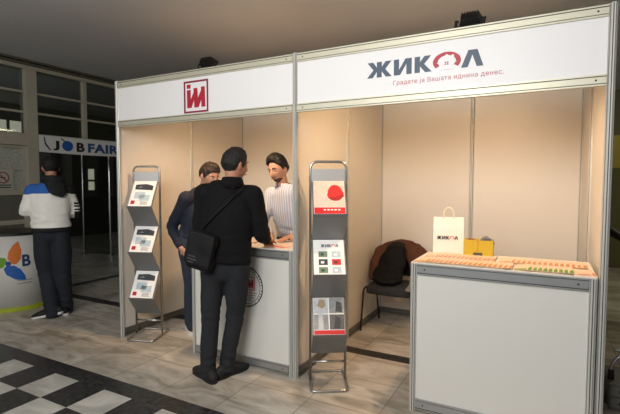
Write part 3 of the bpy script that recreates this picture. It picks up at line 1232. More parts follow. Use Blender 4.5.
# ------------------------------------------------------------------ paper bag and yellow carton on the wide counter
bag = empty('paper_bag', (3.032, 0.455, CTOP), math.radians(12), 'white paper carrier bag with a house sign standing on the counter', 'bag')
bm = bmesh.new()
w2, d2, h2 = 0.108, 0.036, 0.268
ring_z = [(0.0, 1.0, 1.0), (0.09, 1.0, 0.95), (0.18, 0.99, 0.72), (h2, 0.985, 0.35)]
rings = []
for z, sx, sy in ring_z:
    rings.append([bm.verts.new((x * w2 * sx, y * d2 * sy, z)) for x, y in ((-1, -1), (0, -1.02), (1, -1), (0.93, 0), (1, 1), (0, 1.02), (-1, 1), (-0.93, 0))])
bm.faces.new(list(reversed(rings[0])))
for a, b in zip(rings[:-1], rings[1:]):
    for k in range(8):
        bm.faces.new((a[k], a[(k + 1) % 8], b[(k + 1) % 8], b[k]))
r2 = [bm.verts.new(v.co * 1.0 + Vector((0, -0.2 * v.co.y, 0)) + Vector((-0.03 * v.co.x, 0, 0))) for v in rings[-1]]
r3 = [bm.verts.new(Vector((v.co.x, v.co.y, 0.05))) for v in r2]
for k in range(8):
    bm.faces.new((rings[-1][k], rings[-1][(k + 1) % 8], r2[(k + 1) % 8], r2[k]))
    bm.faces.new((r2[k], r2[(k + 1) % 8], r3[(k + 1) % 8], r3[k]))
bm.faces.new(r3)
bb = mesh_obj('bag_body', bm, mk('white_bag_paper', 'eee7db', 0.5, 0, 0.03, 6, 0.15, 9), bag)
bm = zhikol_bm(0.15, 0.025)
for v in bm.verts:
    yb = -d2 * (1.0 - 0.55 * max(0, (v.co.y + 0.105 - 0.0) - 0.09) / 0.09 * 0.4) - 0.0016
    v.co = Vector((v.co.x - 0.082, yb - v.co.z * 0.6, v.co.y + 0.105))
mesh_obj('bag_print', bm, [BLACK, REDB, WHITE], bb)
for s in (-1, 1):
    bm = bmesh.new()
    pts = [(x, s * 0.012, h2 - 0.02 + z) for x, z in ((-0.035, 0), (-0.035, 0.05), (-0.022, 0.078), (0, 0.088), (0.022, 0.078), (0.035, 0.05), (0.035, 0))]
    tube(bm, pts, [(0.003, 0.006)] * 7, hint=(0, 1, 0), seg=6, smooth_n=3, cap='flat')
    mesh_obj('handle', bm, mk('handle_paper', 'd9c9b2', 0.6), bag)

YEL = mk('yellow_carton', 'c9a91a', 0.5, 0, 0.06, 8)
crt = empty('carton', (3.25, 0.425, CTOP), 0.05, 'open yellow carton standing beside the paper bag', 'box')
bm = bmesh.new()
for (a, b) in ((-0.098, -0.004), (0.004, 0.098)):
    box(bm, (a, -0.055, 0), (b, 0.055, 0.004))
    for lo, hi in (((a, -0.055, 0.004), (b, -0.051, 0.118)), ((a, 0.051, 0.004), (b, 0.055, 0.118)), ((a, -0.051, 0.004), (a + 0.004, 0.051, 0.112)), ((b - 0.004, -0.051, 0.004), (b, 0.051, 0.112))):
        box(bm, lo, hi)
box(bm, (-0.004, -0.05, 0.0), (0.004, 0.05, 0.1))
cb = mesh_obj('carton_body', bm, YEL, crt)
bm = bmesh.new()
box(bm, (-0.03, -0.0562, 0.012), (0.03, -0.0552, 0.03), 0)
mesh_obj('carton_label', bm, mk('carton_label_print', '4b4a3c', 0.6), cb)
for (x, y, z, r, col, nm, lb) in ((0.05, -0.01, 0.112, 0.022, '6d6f73', 'cable_roll', 'grey roll sticking out of the yellow carton'), (0.072, 0.012, 0.10, 0.018, '8c8f96', 'cable_roll', 'pale roll tucked behind the grey roll in the yellow carton'),
                                  (-0.05, 0.0, 0.098, 0.016, '7a4b32', 'cable_roll', 'brown roll in the other half of the yellow carton')):
    bm = bmesh.new()
    pts = [(x - 0.03, y, z - 0.006), (x - 0.015, y, z + 0.01), (x, y, z + 0.016), (x + 0.015, y, z + 0.008), (x + 0.025, y, z - 0.008)]
    tube(bm, [(a + 3.25, b + 0.425, c + CTOP) for a, b, c in pts], [r * 0.6, r * 0.8, r * 0.8, r * 0.7, r * 0.5], seg=10, smooth_n=3)
    tag(mesh_obj(nm, bm, mk('roll_' + col, col, 0.6, 0, 0.3, 60), None, True), lb, 'roll')

# ------------------------------------------------------------------ chairs
CH_FAB = mk('charcoal_chair_fabric', '26282b', 0.9, 0, 0.15, 90, 0.3, 300)
CH_LEG = mk('black_chair_tube', '1b1b1c', 0.4, 0.2, 0.1)


def chair(loc, rz, label):
    """visitor chair facing -y: padded seat and back on an oval-tube frame"""
    e = empty('visitor_chair', loc, rz, label, 'chair')
    bm = bmesh.new()
    for v in box(bm, (-0.235, -0.21, 0.415), (0.235, 0.21, 0.475), bevel=0.028):
        pass
    bmesh.ops.subdivide_edges(bm, edges=bm.edges, cuts=2, use_grid_fill=True)
    for v in bm.verts:
        c = v.co
        if c.z > 0.44:
            c.z += 0.012 * (1 - (c.x / 0.235) ** 2)
        c.x *= 1 - 0.08 * max(0, c.y) / 0.21
        if c.y < -0.12:
            c.z -= 0.5 * (c.y + 0.12) ** 2 / 0.1
            c.y += 0.035 * (c.x / 0.235) ** 2
    mesh_obj('seat', bm, CH_FAB, e, True)
    bm = bmesh.new()
    nx, nz = 10, 8
    F, B = [], []
    for j in range(nz + 1):
        for i in range(nx + 1):
            x = -0.225 + 0.45 * i / nx
            tz = j / nz
            edge = 0.03 * (abs(2 * i / nx - 1) ** 4)
            z = 0.52 + (0.275 - edge * (1 if tz > .5 else .3)) * tz
            y = 0.245 + 0.07 * tz - 0.035 * (1 - (x / 0.225) ** 2) * -1 - 0.035
            puff = 0.018 * (1 - abs(2 * i / nx - 1) ** 3) * (1 - abs(2 * tz - 1) ** 3)
            F.append(bm.verts.new((x, y - 0.012 - puff, z)))
            B.append(bm.verts.new((x, y + 0.014, z)))
    I = lambda i, j: j * (nx + 1) + i
    for j in range(nz):
        for i in range(nx):
            bm.faces.new((F[I(i, j)], F[I(i + 1, j)], F[I(i + 1, j + 1)], F[I(i, j + 1)]))
            bm.faces.new((B[I(i, j)], B[I(i, j + 1)], B[I(i + 1, j + 1)], B[I(i + 1, j)]))
    for i in range(nx):
        bm.faces.new((F[I(i, 0)], B[I(i, 0)], B[I(i + 1, 0)], F[I(i + 1, 0)]))
        bm.faces.new((F[I(i, nz)], F[I(i + 1, nz)], B[I(i + 1, nz)], B[I(i, nz)]))
    for j in range(nz):
        bm.faces.new((F[I(0, j)], F[I(0, j + 1)], B[I(0, j + 1)], B[I(0, j)]))
        bm.faces.new((F[I(nx, j)], B[I(nx, j)], B[I(nx, j + 1)], F[I(nx, j + 1)]))
    mesh_obj('backrest', bm, CH_FAB, e, True)
    for s in (-1, 1):
        bm = bmesh.new()
        tube(bm, rounded_path([(s * 0.262, -0.235, 0.0), (s * 0.245, -0.205, 0.44), (s * 0.24, 0.16, 0.425)], 0.05, 5), [(0.014, 0.009)] * 8, hint=(0, 1, 0), seg=10, cap='flat')
        mesh_obj('leg', bm, CH_LEG, e, True)
        bm = bmesh.new()
        p = rounded_path([(s * 0.235, 0.255, 0.0), (s * 0.235, 0.15, 0.40), (s * 0.235, 0.25, 0.52), (s * 0.2, 0.31, 0.78)], 0.05, 5)
        tube(bm, p, [(0.014, 0.009)] * len(p), hint=(0, 1, 0), seg=10, cap='flat')
        mesh_obj('leg', bm, CH_LEG, e, True)
    bm = bmesh.new()
    for y in (-0.12, 0.12):
        tube(bm, [(-0.24, y, 0.408), (0.24, y, 0.408)], [0.009, 0.009], hint=(0, 1, 0), seg=8, cap='flat')
    mesh_obj('seat_frame', bm, CH_LEG, e, True)
    return e


chair((2.275, 1.52, 0), 0.0, 'charcoal visitor chair with a brown jacket thrown over its back')
chair((3.60, 1.50, 0), math.radians(-4), 'charcoal visitor chair behind the counter with leaflets, only its back edge showing')

# brown jacket over the chair back with a black lining falling onto the seat
jk = empty('jacket', (2.275, 1.52, 0), 0, 'brown jacket with black lining thrown over the chair back', 'jacket')
BROWN = mk('brown_suede', '512d1b', 0.9, 0, 0.22, 14, 0.3, 120)
bm = bmesh.new()
tube(bm, [(-0.20, 0.13, 0.60), (-0.195, 0.19, 0.73), (-0.16, 0.23, 0.79), (0, 0.25, 0.845), (0.15, 0.24, 0.82), (0.24, 0.20, 0.785), (0.31, 0.15, 0.755)],
     [(0.04, 0.04), (0.045, 0.065), (0.04, 0.075), (0.04, 0.075), (0.04, 0.075), (0.04, 0.06), (0.02, 0.045)], hint=(0, 0, 1), seg=16, smooth_n=4)
tube(bm, [(-0.17, 0.12, 0.80), (-0.185, 0.05, 0.66), (-0.175, 0.0, 0.54), (-0.16, -0.05, 0.515)], [(0.07, 0.04), (0.085, 0.05), (0.085, 0.04), (0.05, 0.03)], hint=(1, 0, 0), seg=14, smooth_n=4)
tube(bm, [(0.17, 0.14, 0.80), (0.24, 0.09, 0.68), (0.235, 0.05, 0.58)], [(0.09, 0.05), (0.09, 0.05), (0.05, 0.035)], hint=(1, 0, 0), seg=14, smooth_n=4)
tube(bm, [(-0.11, 0.17, 0.77), (0.11, 0.17, 0.78)], [(0.06, 0.06), (0.06, 0.06)], hint=(0, 0, 1), seg=14)
tube(bm, [(-0.15, 0.335, 0.80), (0.15, 0.335, 0.80), (0.15, 0.33, 0.55), (-0.15, 0.33, 0.55)], [0.02] * 4, hint=(0, 1, 0), seg=8)
remeshed('jacket_shell', bm, 0.011, BROWN, jk, 4, dispfn=lambda c: 0.012 * noise.noise(c * 11) + 0.005 * noise.noise(c * 27))
bm = bmesh.new()
tube(bm, [(0.015, 0.17, 0.86), (0.005, 0.085, 0.83), (-0.01, 0.035, 0.72), (-0.04, 0.0, 0.60), (-0.07, -0.05, 0.535)], [(0.06, 0.035), (0.105, 0.05), (0.145, 0.06), (0.165, 0.06), (0.15, 0.045)], hint=(1, 0, 0), seg=18, smooth_n=4)
tube(bm, [(-0.16, -0.04, 0.525), (-0.02, -0.12, 0.515), (0.06, -0.05, 0.52)], [(0.07, 0.03), (0.08, 0.03), (0.07, 0.03)], hint=(0, 1, 0), seg=14, smooth_n=4)
remeshed('lining', bm, 0.011, mk('black_lining', '09090a', 0.8, 0, 0.2, 14, spec=0.25), jk, 4, dispfn=lambda c: 0.012 * noise.noise(c * 13) + 0.004 * noise.noise(c * 31), label='black lining')
bm = bmesh.new()
tube(bm, [(0.22, 0.0, 0.66), (0.235, -0.11, 0.50), (0.225, -0.20, 0.47)], [(0.02, 0.05), (0.035, 0.045), (0.04, 0.02)], hint=(1, 0, 0), seg=10, smooth_n=4)
remeshed('sleeve_lining', bm, 0.009, mk('grey_lining', '76706b', 0.8, 0, 0.1, 14), jk, 3, label='grey sleeve lining')

# ------------------------------------------------------------------ promotion kiosk and banner by the screen
kx, ky, kR, kH = -2.17, 0.15, 0.38, 0.93
kio = empty('promotion_kiosk', (kx, ky, 0), 0, 'round white promotion counter with a three-petal mark beside the man in the white jacket', 'counter')
bm = bmesh.new()
tube(bm, [(0, 0, 0.05), (0, 0, kH - 0.03)], [kR, kR], seg=64, cap='flat')
kb = mesh_obj('kiosk_body', bm, mk('kiosk_white', 'd9d8d2', 0.4, 0, 0.02), kio, True)
bm = bmesh.new()
tube(bm, [(0, 0, 0.0), (0, 0, 0.05)], [kR + 0.004, kR + 0.004], seg=64, cap='flat')
mesh_obj('base_band', bm, mk('lime_band', 'a9b52a', 0.5), kio)
bm = bmesh.new()
tube(bm, [(0, 0, kH - 0.03), (0, 0, kH)], [kR + 0.012, kR + 0.012], seg=64, cap='flat')
mesh_obj('kiosk_top', bm, mk('dark_kiosk_top', '1d1d1f', 0.4), kio)


def wrap_kiosk(bm, a_c, zc, lift=0.003):
    """lay a drawing (x along arc, y up) on the kiosk front, centred at angle a_c"""
    bmesh.ops.triangulate(bm, faces=bm.faces)
    for _ in range(3):
        es = [e for e in bm.edges if e.calc_length() > 0.035]
        if not es:
            break
        bmesh.ops.subdivide_edges(bm, edges=es, cuts=1)
        bmesh.ops.triangulate(bm, faces=bm.faces)
    for v in bm.verts:
        a = a_c + v.co.x / kR
        r = kR + lift + v.co.z
        v.co = Vector((r * math.cos(a), r * math.sin(a), zc + v.co.y))
    return bm


def petal(ang, s=0.2):
    pts = []
    for (x, y) in ((0.02, -0.03), (0.035, 0.05), (0.10, 0.10), (0.19, 0.125), (0.25, 0.12), (0.20, 0.02), (0.12, -0.05), (0.05, -0.06)):
        pts.append((x * math.cos(ang) - y * math.sin(ang), x * math.sin(ang) + y * math.cos(ang)))
    return pts


A0 = math.atan2(CY - ky, CX - kx)          # direction of the open hall
for ang, col in ((0.75, 'd9772b'), (0.75 + 2 * PI / 3, '6ea332'), (0.75 + 4 * PI / 3, '1f5fb0')):
    bm = bmesh.new()
    prism(bm, petal(ang), 0, 0.001)
    wrap_kiosk(bm, A0 - 0.14, 0.575)
    mesh_obj('petal_mark', bm, mk('petal_' + col, col, 0.5), kb, label='petal of the printed mark')
bm = bmesh.new()
prism(bm, [(0.028 * math.cos(2 * PI * i / 16), 0.028 * math.sin(2 * PI * i / 16)) for i in range(16)], 0, 0.002)
wrap_kiosk(bm, A0 - 0.14, 0.575)
mesh_obj('mark_dot', bm, BLUE, kb)
bm = fit_bm(text_bm('B', 0.13, 0.03, 0.001), 0.0, 0.09, -0.07, 0.07)
wrap_kiosk(bm, A0 + 0.22, 0.60)
mesh_obj('kiosk_lettering', bm, mk('kiosk_navy', '24416e', 0.5), kb)
bm = bmesh.new()
for k in range(2):
    box(bm, (-0.1, -k * 0.035, 0), (0.06, 0.012 - k * 0.035, 0.001))
wrap_kiosk(bm, A0 + 0.33, 0.36)
mesh_obj('kiosk_small_print', bm, mk('small_print_grey', '9a9c9e', 0.5), kb)

bn = empty('banner', (WX1 + 0.045, 0, 0), 0, 'white banner with blue and black job fair lettering under the glazed screen', 'banner')
bm = bmesh.new()
nseg = 24
for i in range(nseg):
    a, b = 0.735 + (2.25 - 0.735) * i / nseg, 0.735 + (2.25 - 0.735) * (i + 1) / nseg
    for s in (0,):
        za = 1.955 - 0.012 * math.sin(PI * i / nseg)
        zb_ = 1.955 - 0.012 * math.sin(PI * (i + 1) / nseg)
        vs = [bm.verts.new(p) for p in ((0, a, za), (0, b, zb_), (0, b, 2.185), (0, a, 2.185), (0.004, a, za), (0.004, b, zb_), (0.004, b, 2.185), (0.004, a, 2.185))]
        for f in ((0, 3, 2, 1), (4, 5, 6, 7), (0, 1, 5, 4), (2, 3, 7, 6)):
            bm.faces.new([vs[q_] for q_ in f])
bmesh.ops.remove_doubles(bm, verts=bm.verts, dist=0.0005)
bs = mesh_obj('banner_sheet', bm, mk('banner_cloth', 'cfd0cd', 0.6, 0, 0.03), bn)
for (t, x0, x1, mm) in (('J', 0.935, 1.025, BLACK), ('B', 1.29, 1.42, BLACK), ('FAIR', 1.475, 2.02, mk('banner_blue', '1d4478', 0.5))):
    bm = fit_bm(text_bm(t, 0.17, 0.045, 0.0008, spacing=1.08), x0, x1, 1.985, 2.125)
    bmesh.ops.transform(bm, matrix=on_left_wall(0.0055), verts=bm.verts)
    mesh_obj('banner_lettering', bm, mm, bs)
bm = bmesh.new()
prism(bm, [(1.15 + 0.085 * math.cos(2 * PI * i / 28), 2.06 + 0.075 * math.sin(2 * PI * i / 28)) for i in range(28)], 0, 0.001)
bmesh.ops.transform(bm, matrix=on_left_wall(0.0055), verts=bm.verts)
mesh_obj('banner_disc', bm, BLUE, bs)
bm = bmesh.new()
prism(bm, [(1.04, 2.165), (1.06, 2.17), (1.13, 2.115), (1.115, 2.105)], 0, 0.0012)
prism(bm, [(0.80, 2.165), (0.815, 2.165), (0.83, 2.08), (0.90, 1.985), (0.885, 1.978), (0.815, 2.06)], 0, 0.0012)
bmesh.ops.transform(bm, matrix=on_left_wall(0.0055), verts=bm.verts)
mesh_obj('banner_swash', bm, BLACK, bs)

# ------------------------------------------------------------------ bits glimpsed past the outer post
bm = bmesh.new()
cab = empty('drawer_cabinet', (4.235, 0.765, 0), 0.0, 'low grey drawer cabinet beside the outer post', 'cabinet')
box(bm, (-0.16, -0.16, 0), (0.3, 0.2, 0.175), bevel=0.006)
mesh_obj('cabinet_body', bm, mk('cabinet_grey', '6d6f68', 0.45, 0.2), cab)
for z in (0.02, 0.10):
    bm = bmesh.new()
    box(bm, (-0.15, -0.168, z), (0.29, -0.16, z + 0.065), bevel=0.002)
    d_ = mesh_obj('drawer', bm, mk('cabinet_front', '7b7d76', 0.45, 0.2), cab)
    bm = bmesh.new()
    ellipsoid(bm, (-0.09, -0.18, z + 0.033), (0.013, 0.014, 0.013))
    mesh_obj('knob', bm, BLK_PLASTIC, d_, True)
hk = empty('tripod_hook', (4.20, 0.76, 0), 0, 'bent steel crank handle standing on the grey drawer cabinet', 'handle')
bm = bmesh.new()
p = [(-0.105, -0.06, 0.176), (-0.105, -0.06, 0.25), (-0.09, -0.06, 0.30), (-0.055, -0.05, 0.345), (-0.055, -0.045, 0.372), (-0.085, -0.045, 0.378)]
tube(bm, p, [0.011, 0.011, 0.012, 0.012, 0.011, 0.010], seg=10, smooth_n=4)
mesh_obj('crank', bm, CHROME, hk, True)
bm = bmesh.new()
tube(bm, [(-0.105, -0.06, 0.176), (-0.105, -0.06, 0.24)], [0.02, 0.018], seg=12, cap='flat')
mesh_obj('socket', bm, BLK_PLASTIC, hk)
hk.name = 'crank_handle'
yp = empty('yellow_panel', (4.75, 6.59, 1.95), 0, 'yellow panel on the olive wall seen past the outer post', 'poster')
bm = bmesh.new()
box(bm, (-0.5, -0.01, -0.16), (0.6, 0.0, 0.42))  # flat yellow panel added in the gap past the post
mesh_obj('panel_sheet', bm, mk('panel_yellow', 'b3a044', 0.6), yp)
bm = bmesh.new()
tube(bm, [(4.28, 3.4, 1.0), (4.5, 3.2, 0.86), (4.9, 2.9, 0.6)], [0.05, 0.045, 0.045], seg=12)
tube(bm, [(4.28, 3.4, 0.0), (4.28, 3.4, 1.05)], [0.03, 0.035], seg=12, cap='flat')
tube(bm, [(4.9, 2.9, 0.0), (4.9, 2.9, 0.6)], [0.03, 0.03], seg=12, cap='flat')
tag(mesh_obj('handrail', bm, mk('dark_handrail', '2a2620', 0.5), None, True), 'dark sloping handrail seen past the outer post', 'handrail')


# ------------------------------------------------------------------ people
def head_mats(pos, yaw, pitch, roll=0.0):
    return Matrix.Translation(pos) @ Matrix.Rotation(yaw, 4, 'Z') @ Matrix.Rotation(pitch, 4, 'X') @ Matrix.Rotation(roll, 4, 'Y')


def skull(n):
    """surface point of a bald head for a unit direction (x right, y forward, z up)"""
    x, y, z = n
    p = Vector((x * 0.077, y * (0.098 if y > 0 else 0.102), z * (0.122 if z > 0 else 0.118)))
    k = max(0.0, -p.z / 0.118)
    p.x *= 1 - 0.30 * k ** 1.3
    if p.y < 0:
        p.y *= 1 - 0.50 * k
    else:
        p.y *= 1 - 0.02 * k
    if y > 0:
        g = lambda a, s: math.exp(-(a / s) ** 2)
        f = max(0.0, y)
        p.y -= 0.006 * g(p.x, 0.055) * g(p.z - 0.05, 0.05) * f * 0.6
        p.y += 0.005 * g(p.z - 0.026, 0.012) * g(abs(p.x) - 0.028, 0.03)          # brow
        p.y -= 0.012 * g(abs(p.x) - 0.033, 0.017) * g(p.z - 0.006, 0.014)          # sockets
        nz = max(0.0, min(1.0, (0.022 - p.z) / 0.055)) if p.z > -0.04 else max(0.0, 1 - (-0.04 - p.z) / 0.010)
        p.y += 0.026 * nz * g(p.x, 0.0115 + 0.004 * nz)                             # nose
        p.y += 0.005 * g(p.z + 0.064, 0.012) * g(p.x, 0.026)                        # lips
        p.y += 0.007 * g(p.z + 0.103, 0.018) * g(p.x, 0.026)                        # chin
        p.y -= 0.003 * g(p.z + 0.083, 0.007) * g(p.x, 0.03)
    return p


def dir_sphere(bm, fn, nu=72, nv=54):
    vs = []
    top = bm.verts.new(fn(Vector((0, 0, 1))))
    bot = bm.verts.new(fn(Vector((0, 0, -1))))
    for j in range(1, nv):
        th = PI * j / nv
        vs.append([bm.verts.new(fn(Vector((math.sin(th) * math.cos(2 * PI * i / nu), math.sin(th) * math.sin(2 * PI * i / nu), math.cos(th))))) for i in range(nu)])
    for i in range(nu):
        bm.faces.new((top, vs[0][i], vs[0][(i + 1) % nu]))
        bm.faces.new((bot, vs[-1][(i + 1) % nu], vs[-1][i]))
        for j in range(nv - 2):
            bm.faces.new((vs[j][i], vs[j + 1][i], vs[j + 1][(i + 1) % nu], vs[j][(i + 1) % nu]))


def add_head(bm, hm):
    t = bmesh.new()
    dir_sphere(t, skull)
    for s in (-1, 1):
        rot = Matrix.Rotation(s * 0.45, 3, 'Z') @ Matrix.Rotation(-0.2, 3, 'X')
        ellipsoid(t, (s * 0.079, -0.012, -0.008), (0.009, 0.019, 0.032), rot, seg=14)
        ellipsoid(t, (s * 0.075, -0.004, -0.032), (0.008, 0.010, 0.012), rot, seg=10)
    merge(bm, t, hm)


def hair_obj(parent, hm, mat, th=0.017, front=0.070, side=0.0, back=-0.062, seed=0.0, top=0.0, quiff=0.0, name='hair', rough=0.006):
    def line(x, y):
        ear = max(0.0, 1 - abs(y + 0.012) / 0.03) * max(0.0, min(1.0, (abs(x) - 0.045) / 0.02))
        return line0(x, y) * (1 - ear) + ear * max(0.012, line0(x, y))

    def line0(x, y):
        # lower edge of the hair for a skull point
        if y > 0.02:
            t = min(1, (y - 0.02) / 0.05)
            return side + (front - side) * t
        t = min(1, (0.02 - y) / 0.085)
        return side + (back - side) * t

    def fn(n):
        p = skull(n)
        d = p.z - line(p.x, p.y)
        t = max(0.0, min(1.0, (d + 0.006) / 0.012))
        t = t * t * (3 - 2 * t)
        taper = 0.18 + 0.82 * max(0.0, min(1.0, d / 0.06)) ** 0.8
        o = -0.010 * (1 - t) + t * (th * taper + top * max(0, n.z) ** 2 + rough * noise.noise(p * 55 + Vector((seed, 0, 0))) + 0.5 * rough * noise.noise(p * 140))
        if quiff and n.y > 0 and p.z > 0.05:
            o += quiff * t * max(0, n.y)
        return p + n * o
    bm = bmesh.new()
    dir_sphere(bm, fn, 96, 72)
    bmesh.ops.transform(bm, matrix=hm, verts=bm.verts)
    return mesh_obj(name, bm, mat, parent, True)


def beard_obj(parent, hm, mat):
    def fn(n):
        p = skull(n)
        jaw = (p.z < -0.035 and p.y > -0.02 and p.z > -0.125)
        d = -0.062 - 0.25 * max(0.0, 0.05 - p.y) - p.z
        if p.y > 0.06 and abs(p.x) < 0.028 and -0.057 < p.z < -0.047:
            d = 0.01
        if p.y > 0.06 and abs(p.x) < 0.034:                # leave the mouth area, keep moustache and chin
            if -0.072 < p.z < -0.058 and abs(p.x) < 0.024:
                d = -1
        t = max(0.0, min(1.0, d / 0.01)) if (jaw) else 0.0
        return p + n * (-0.008 + 0.0105 * t + 0.001 * noise.noise(p * 150) * t)
    bm = bmesh.new()
    dir_sphere(bm, fn, 96, 72)
    bmesh.ops.transform(bm, matrix=hm, verts=bm.verts)
    return mesh_obj('beard', bm, mat, parent, True)


def face_parts(parent, hm, hairmat):
    for s in (-1, 1):
        bm = bmesh.new()
        ellipsoid(bm, (s * 0.033, 0.0718, 0.005), (0.0125, 0.0125, 0.0078), seg=14)
        ellipsoid(bm, (s * 0.033 - 0.001, 0.0822, 0.003), (0.0055, 0.0030, 0.0052), seg=10, mi=1)
        bmesh.ops.transform(bm, matrix=hm, verts=bm.verts)
        mesh_obj('eye', bm, [EYE_WHITE, BLACK], parent, True)
        bm = bmesh.new()
        tube(bm, [(s * 0.014, 0.093, 0.026), (s * 0.032, 0.0935, 0.032), (s * 0.052, 0.080, 0.027)], [0.0035, 0.0042, 0.0022], hint=(0, 0, 1), seg=8, smooth_n=3)
        bmesh.ops.transform(bm, matrix=hm, verts=bm.verts)
        mesh_obj('eyebrow', bm, hairmat, parent, True)
    bm = bmesh.new()
    tube(bm, [(-0.023, 0.089, -0.065), (-0.008, 0.0995, -0.0625), (0, 0.0995, -0.0635), (0.008, 0.0995, -0.0625), (0.023, 0.089, -0.065)], [0.002, 0.0045, 0.0045, 0.0045, 0.002], hint=(0, 0, 1), seg=8, smooth_n=3)
    bmesh.ops.transform(bm, matrix=hm, verts=bm.verts)
    mesh_obj('lips', bm, LIP, parent, True)


def hand(bm, wrist, d, n, side, curl=0.35, spread=0.10):
    """palm and five fingers; d = direction of the fingers, n = back of the hand, side = +1 thumb along d x n"""
    d = Vector(d).normalized()
    n = Vector(n)
    n = (n - d * n.dot(d)).normalized()
    s = d.cross(n) * side                       # towards the thumb
    W = Vector(wrist)
    tube(bm, [W - d * 0.02, W + d * 0.02, W + d * 0.055, W + d * 0.088], [(0.026, 0.019), (0.033, 0.017), (0.041, 0.0155), (0.039, 0.012)], hint=s, seg=14, smooth_n=3)
    lens = [(0.040, 0.026, 0.021), (0.045, 0.029, 0.022), (0.041, 0.027, 0.022), (0.032, 0.021, 0.019)]
    for k in range(4):
        off = 0.030 - 0.020 * k
        p = W + d * (0.082 - 0.004 * abs(k - 1)) + s * off
        dd = (d + s * spread * (1.5 - k) * 0.6).normalized()
        pts = [p - dd * 0.02, p]
        a = 0.0
        for L_ in lens[k]:
            a += curl
            v = dd * math.cos(a) - n * math.sin(a)
            p = p + v * L_
            pts.append(p)
        tube(bm, pts, [0.0095, 0.0098, 0.0092, 0.0085, 0.0072], hint=s, seg=10)
    p = W + d * 0.022 + s * 0.026
    t1 = (d * 0.62 + s * 0.72 - n * 0.18).normalized()
    t2 = (d * 0.88 + s * 0.35 - n * 0.28).normalized()
    pts = [p - t1 * 0.01, p + t1 * 0.032, p + t1 * 0.032 + t2 * 0.030, p + t1 * 0.032 + t2 * 0.054]
    tube(bm, pts, [0.0135, 0.0118, 0.0105, 0.0082], hint=n, seg=10)


